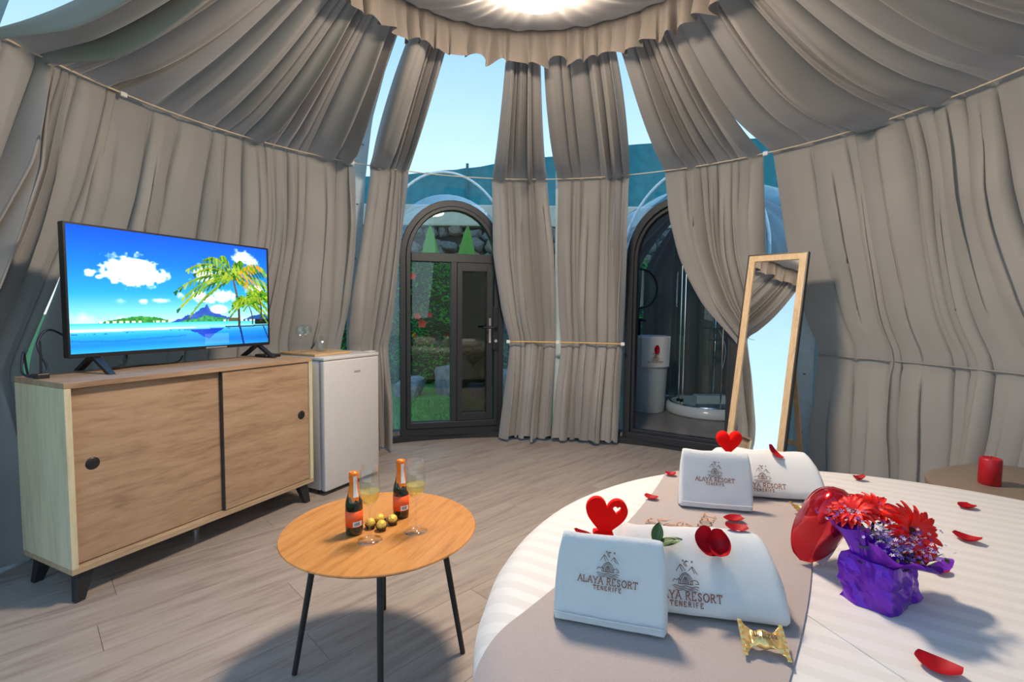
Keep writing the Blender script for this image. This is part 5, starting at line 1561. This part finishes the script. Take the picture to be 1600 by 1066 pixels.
def psr(z): return float(np.interp(z, [q[1] for q in PSH], [q[0] for q in PSH]))
def pod_fn(u, v):
    z = 2.5 * (1 - (1 - v) ** 1.0); a = open_c + 26 + u * (360 - 52)
    return pod_pol(a, psr(z), z)
shp = MB().grid(90, 40, pod_fn).build('wall_bathroom', M['dormer'], smooth=True)
tag(shp, 'clear blue-tinted shell of the bathroom pod', kind='structure')
def bath_curtain(a0, a1, folds, label, seed, lean=0.0):
    rs = np.random.RandomState(seed); ph = rs.uniform(0, 6, 4)
    def fn(u, v):
        z = 2.30 - v * 2.25
        a = a0 + (a1 - a0) * u + lean * (v if v < .6 else .6)
        r = (PR - 0.09) if z < 1.55 else (PR - 0.09) * (1 - 0.62 * ((z - 1.55) / 0.75) ** 1.6)
        f = math.sin(u * folds * 2 * PI + 0.8 * math.sin(3 * v + ph[0])) + 0.4 * math.sin(u * folds * 3.3 * PI + ph[1])
        return pod_pol(a, r - 0.025 - 0.025 * f, z)
    o = MB().grid(folds * 14, 40, fn).build('bathroom_curtain', M['bath_curtain'], smooth=True, recalc=False)
    return tag(o, label, 'curtain', 'dark curtains in the bathroom pod')
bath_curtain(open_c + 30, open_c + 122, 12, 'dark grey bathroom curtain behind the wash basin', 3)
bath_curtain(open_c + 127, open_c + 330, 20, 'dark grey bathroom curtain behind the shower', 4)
# pedestal wash basin
wb = empty('wash_basin', (1.560, 5.570, 0.031), 0, 'tall white cylindrical pedestal basin in the bathroom', 'basin')
MB().lathe([(0.0, 0.0), (0.165, 0.0), (0.17, 0.01), (0.195, 0.45), (0.215, 0.83), (0.22, 0.85), (0.205, 0.852), (0.195, 0.80), (0.15, 0.72), (0.04, 0.70), (0.0, 0.70)], 48).build('pedestal', M['shaded_porcelain'], wb, smooth=True)
tp = MB().tube([(-0.10, 0.13, 0.85), (-0.10, 0.13, 1.02), (-0.085, 0.10, 1.03), (-0.05, 0.04, 1.02)], [0.022, 0.02, 0.018, 0.015], 12).build('tap', M['black'], wb, smooth=True)
MB().box((-0.12, 0.115, 1.03), (-0.08, 0.145, 1.045)).build('tap_lever', M['black'], tp, bevel=0.003)
# small towel hung over the basin rim
tw = empty('guest_towel', (1.560, 5.570, 0.031), 0, 'small white towel with red petal draped over the basin rim', 'towel')
def tw_fn(u, v):
    a = math.radians(-128 + 92 * u)
    if v < 0.25:
        r = 0.195 + 0.03 * v * 4; z = 0.83 + 0.10 * v * 0.4 + 0.014
    else:
        z = 0.858 - (v - 0.25) / 0.75 * 0.34
        r = 0.232 - 0.012 * (v - 0.25) + 0.003 * math.sin(u * 12)
    return (r * math.cos(a), r * math.sin(a), z)
MB().grid(30, 24, tw_fn).build('terry_cloth', M['towel'], tw, smooth=True, recalc=False)
lm = MB(); emblem_mb(lm, 0, 0, 0.09); text_mb(lm, 'ALAYA RESORT', 0, -0.05, 0.018, .16, .15)
MB().add(lm.v, lm.f, Tm((-0.005, -0.236, 0.62)) @ Matrix.Rotation(PI / 2, 4, 'X')).build('emblem', M['logo_text'], tw, recalc=False)
o = link_mesh('rose_petal', pm[2]); o.location = (1.565, 5.335, 0.745); o.rotation_euler = (1.45, 0.1, 0.1); o.scale = (1.7, 1.9, 1.5)
tag(o, 'crimson petal stuck on the small towel over the basin', 'petal', GP)
# round mirror above the basin
rmr = empty('round_mirror', (1.470, 5.760, 1.42), math.radians(14), 'round black-rimmed mirror above the bathroom basin', 'mirror')
MB().lathe([(0.0, 0.0), (0.215, 0.0)], 48, Tm((0, 0, 0), 0, PI / 2)).build('mirror_glass', M['mirror'], rmr)
MB().tube([(0.225 * math.cos(a), 0.0, 0.225 * math.sin(a)) for a in np.linspace(0, 2 * PI, 49)[:-1]], 0.012, 8, closed=True).build('rim', M['black'], rmr, smooth=True)
MB().tube([(0, 0.01, -0.22), (0, 0.02, -0.54), (-0.02, 0.0, -0.56)], 0.010, 8).build('stand', M['black'], rmr)
# shower
SX_, SY_, SR_ = 2.235, 5.52, 0.47
sh = empty('shower_cabin', (SX_, SY_, 0.031), 0, 'round shower cabin with curved glass and chrome column', 'shower')
MB().lathe([(0.0, 0.0), (SR_, 0.0), (SR_ + 0.01, 0.02), (SR_, 0.10), (SR_ - 0.03, 0.115), (SR_ - 0.06, 0.105), (SR_ - 0.08, 0.05), (0.0, 0.04)], 64).build('tray', M['shaded_porcelain'], sh, smooth=True)
def sh_arc(a0, a1, r, z0, z1, name, mat, n=40):
    return MB().grid(n, 2, lambda u, v: (r * math.cos(a0 + (a1 - a0) * u), r * math.sin(a0 + (a1 - a0) * u), z0 + (z1 - z0) * v)).build(name, mat, sh, smooth=True)
sh_arc(math.radians(128), math.radians(208), SR_ - 0.03, 0.115, 1.92, 'curved_glass', M['shower_glass'])
sh_arc(math.radians(200), math.radians(262), SR_ - 0.055, 0.115, 1.92, 'curved_glass', M['shower_glass'])
for a in (200, 208, 262):
    a = math.radians(a)
    MB().tube([(math.cos(a) * (SR_ - .04), math.sin(a) * (SR_ - .04), 0.11), (math.cos(a) * (SR_ - .04), math.sin(a) * (SR_ - .04), 1.93)], 0.008, 8).build('glass_edge_profile', M['chrome'], sh)
for z in (0.115, 1.93):
    MB().tube([(math.cos(a) * (SR_ - .04), math.sin(a) * (SR_ - .04), z) for a in np.linspace(math.radians(128), math.radians(330), 40)], 0.011, 8).build('guide_rail', M['chrome'], sh, smooth=True)
for a, z in ((204, 1.88), (208, 1.85), (204, 0.17), (210, 0.17)):
    a = math.radians(a)
    MB().lathe([(0, -0.012), (0.018, -0.012), (0.018, 0.012), (0, 0.012)], 12, Tm((math.cos(a) * (SR_ - .01), math.sin(a) * (SR_ - .01), z), a, 0, PI / 2)).build('roller', M['black'], sh)
col_ = MB().tube([(0.12, 0.20, 0.18), (0.12, 0.20, 1.15)], 0.013, 10).build('shower_column', M['chrome'], sh, smooth=True)
MB().box((0.02, 0.17, 0.10), (0.22, 0.23, 0.15)).build('mixer_bar', M['chrome'], sh, bevel=0.008)
MB().box((0.0, 0.12, 0.93), (0.26, 0.24, 0.945)).build('shelf', M['chrome'], sh, bevel=0.003)
MB().box((0.0, 0.14, 0.80), (0.16, 0.22, 0.812)).build('shelf', M['chrome'], sh, bevel=0.003)
MB().tube(spline([(0.14, 0.16, 0.93), (0.20, 0.10, 0.7), (0.15, 0.08, 0.35), (0.24, 0.08, 0.26), (0.32, 0.08, 0.4), (0.26, 0.12, 0.93)]), 0.006, 6).build('hose', M['chrome'], sh, smooth=True)
MB().box((-0.18, -0.10, 0.105), (0.16, 0.04, 0.20)).build('shower_seat', M['shaded_porcelain'], sh, bevel=0.01)
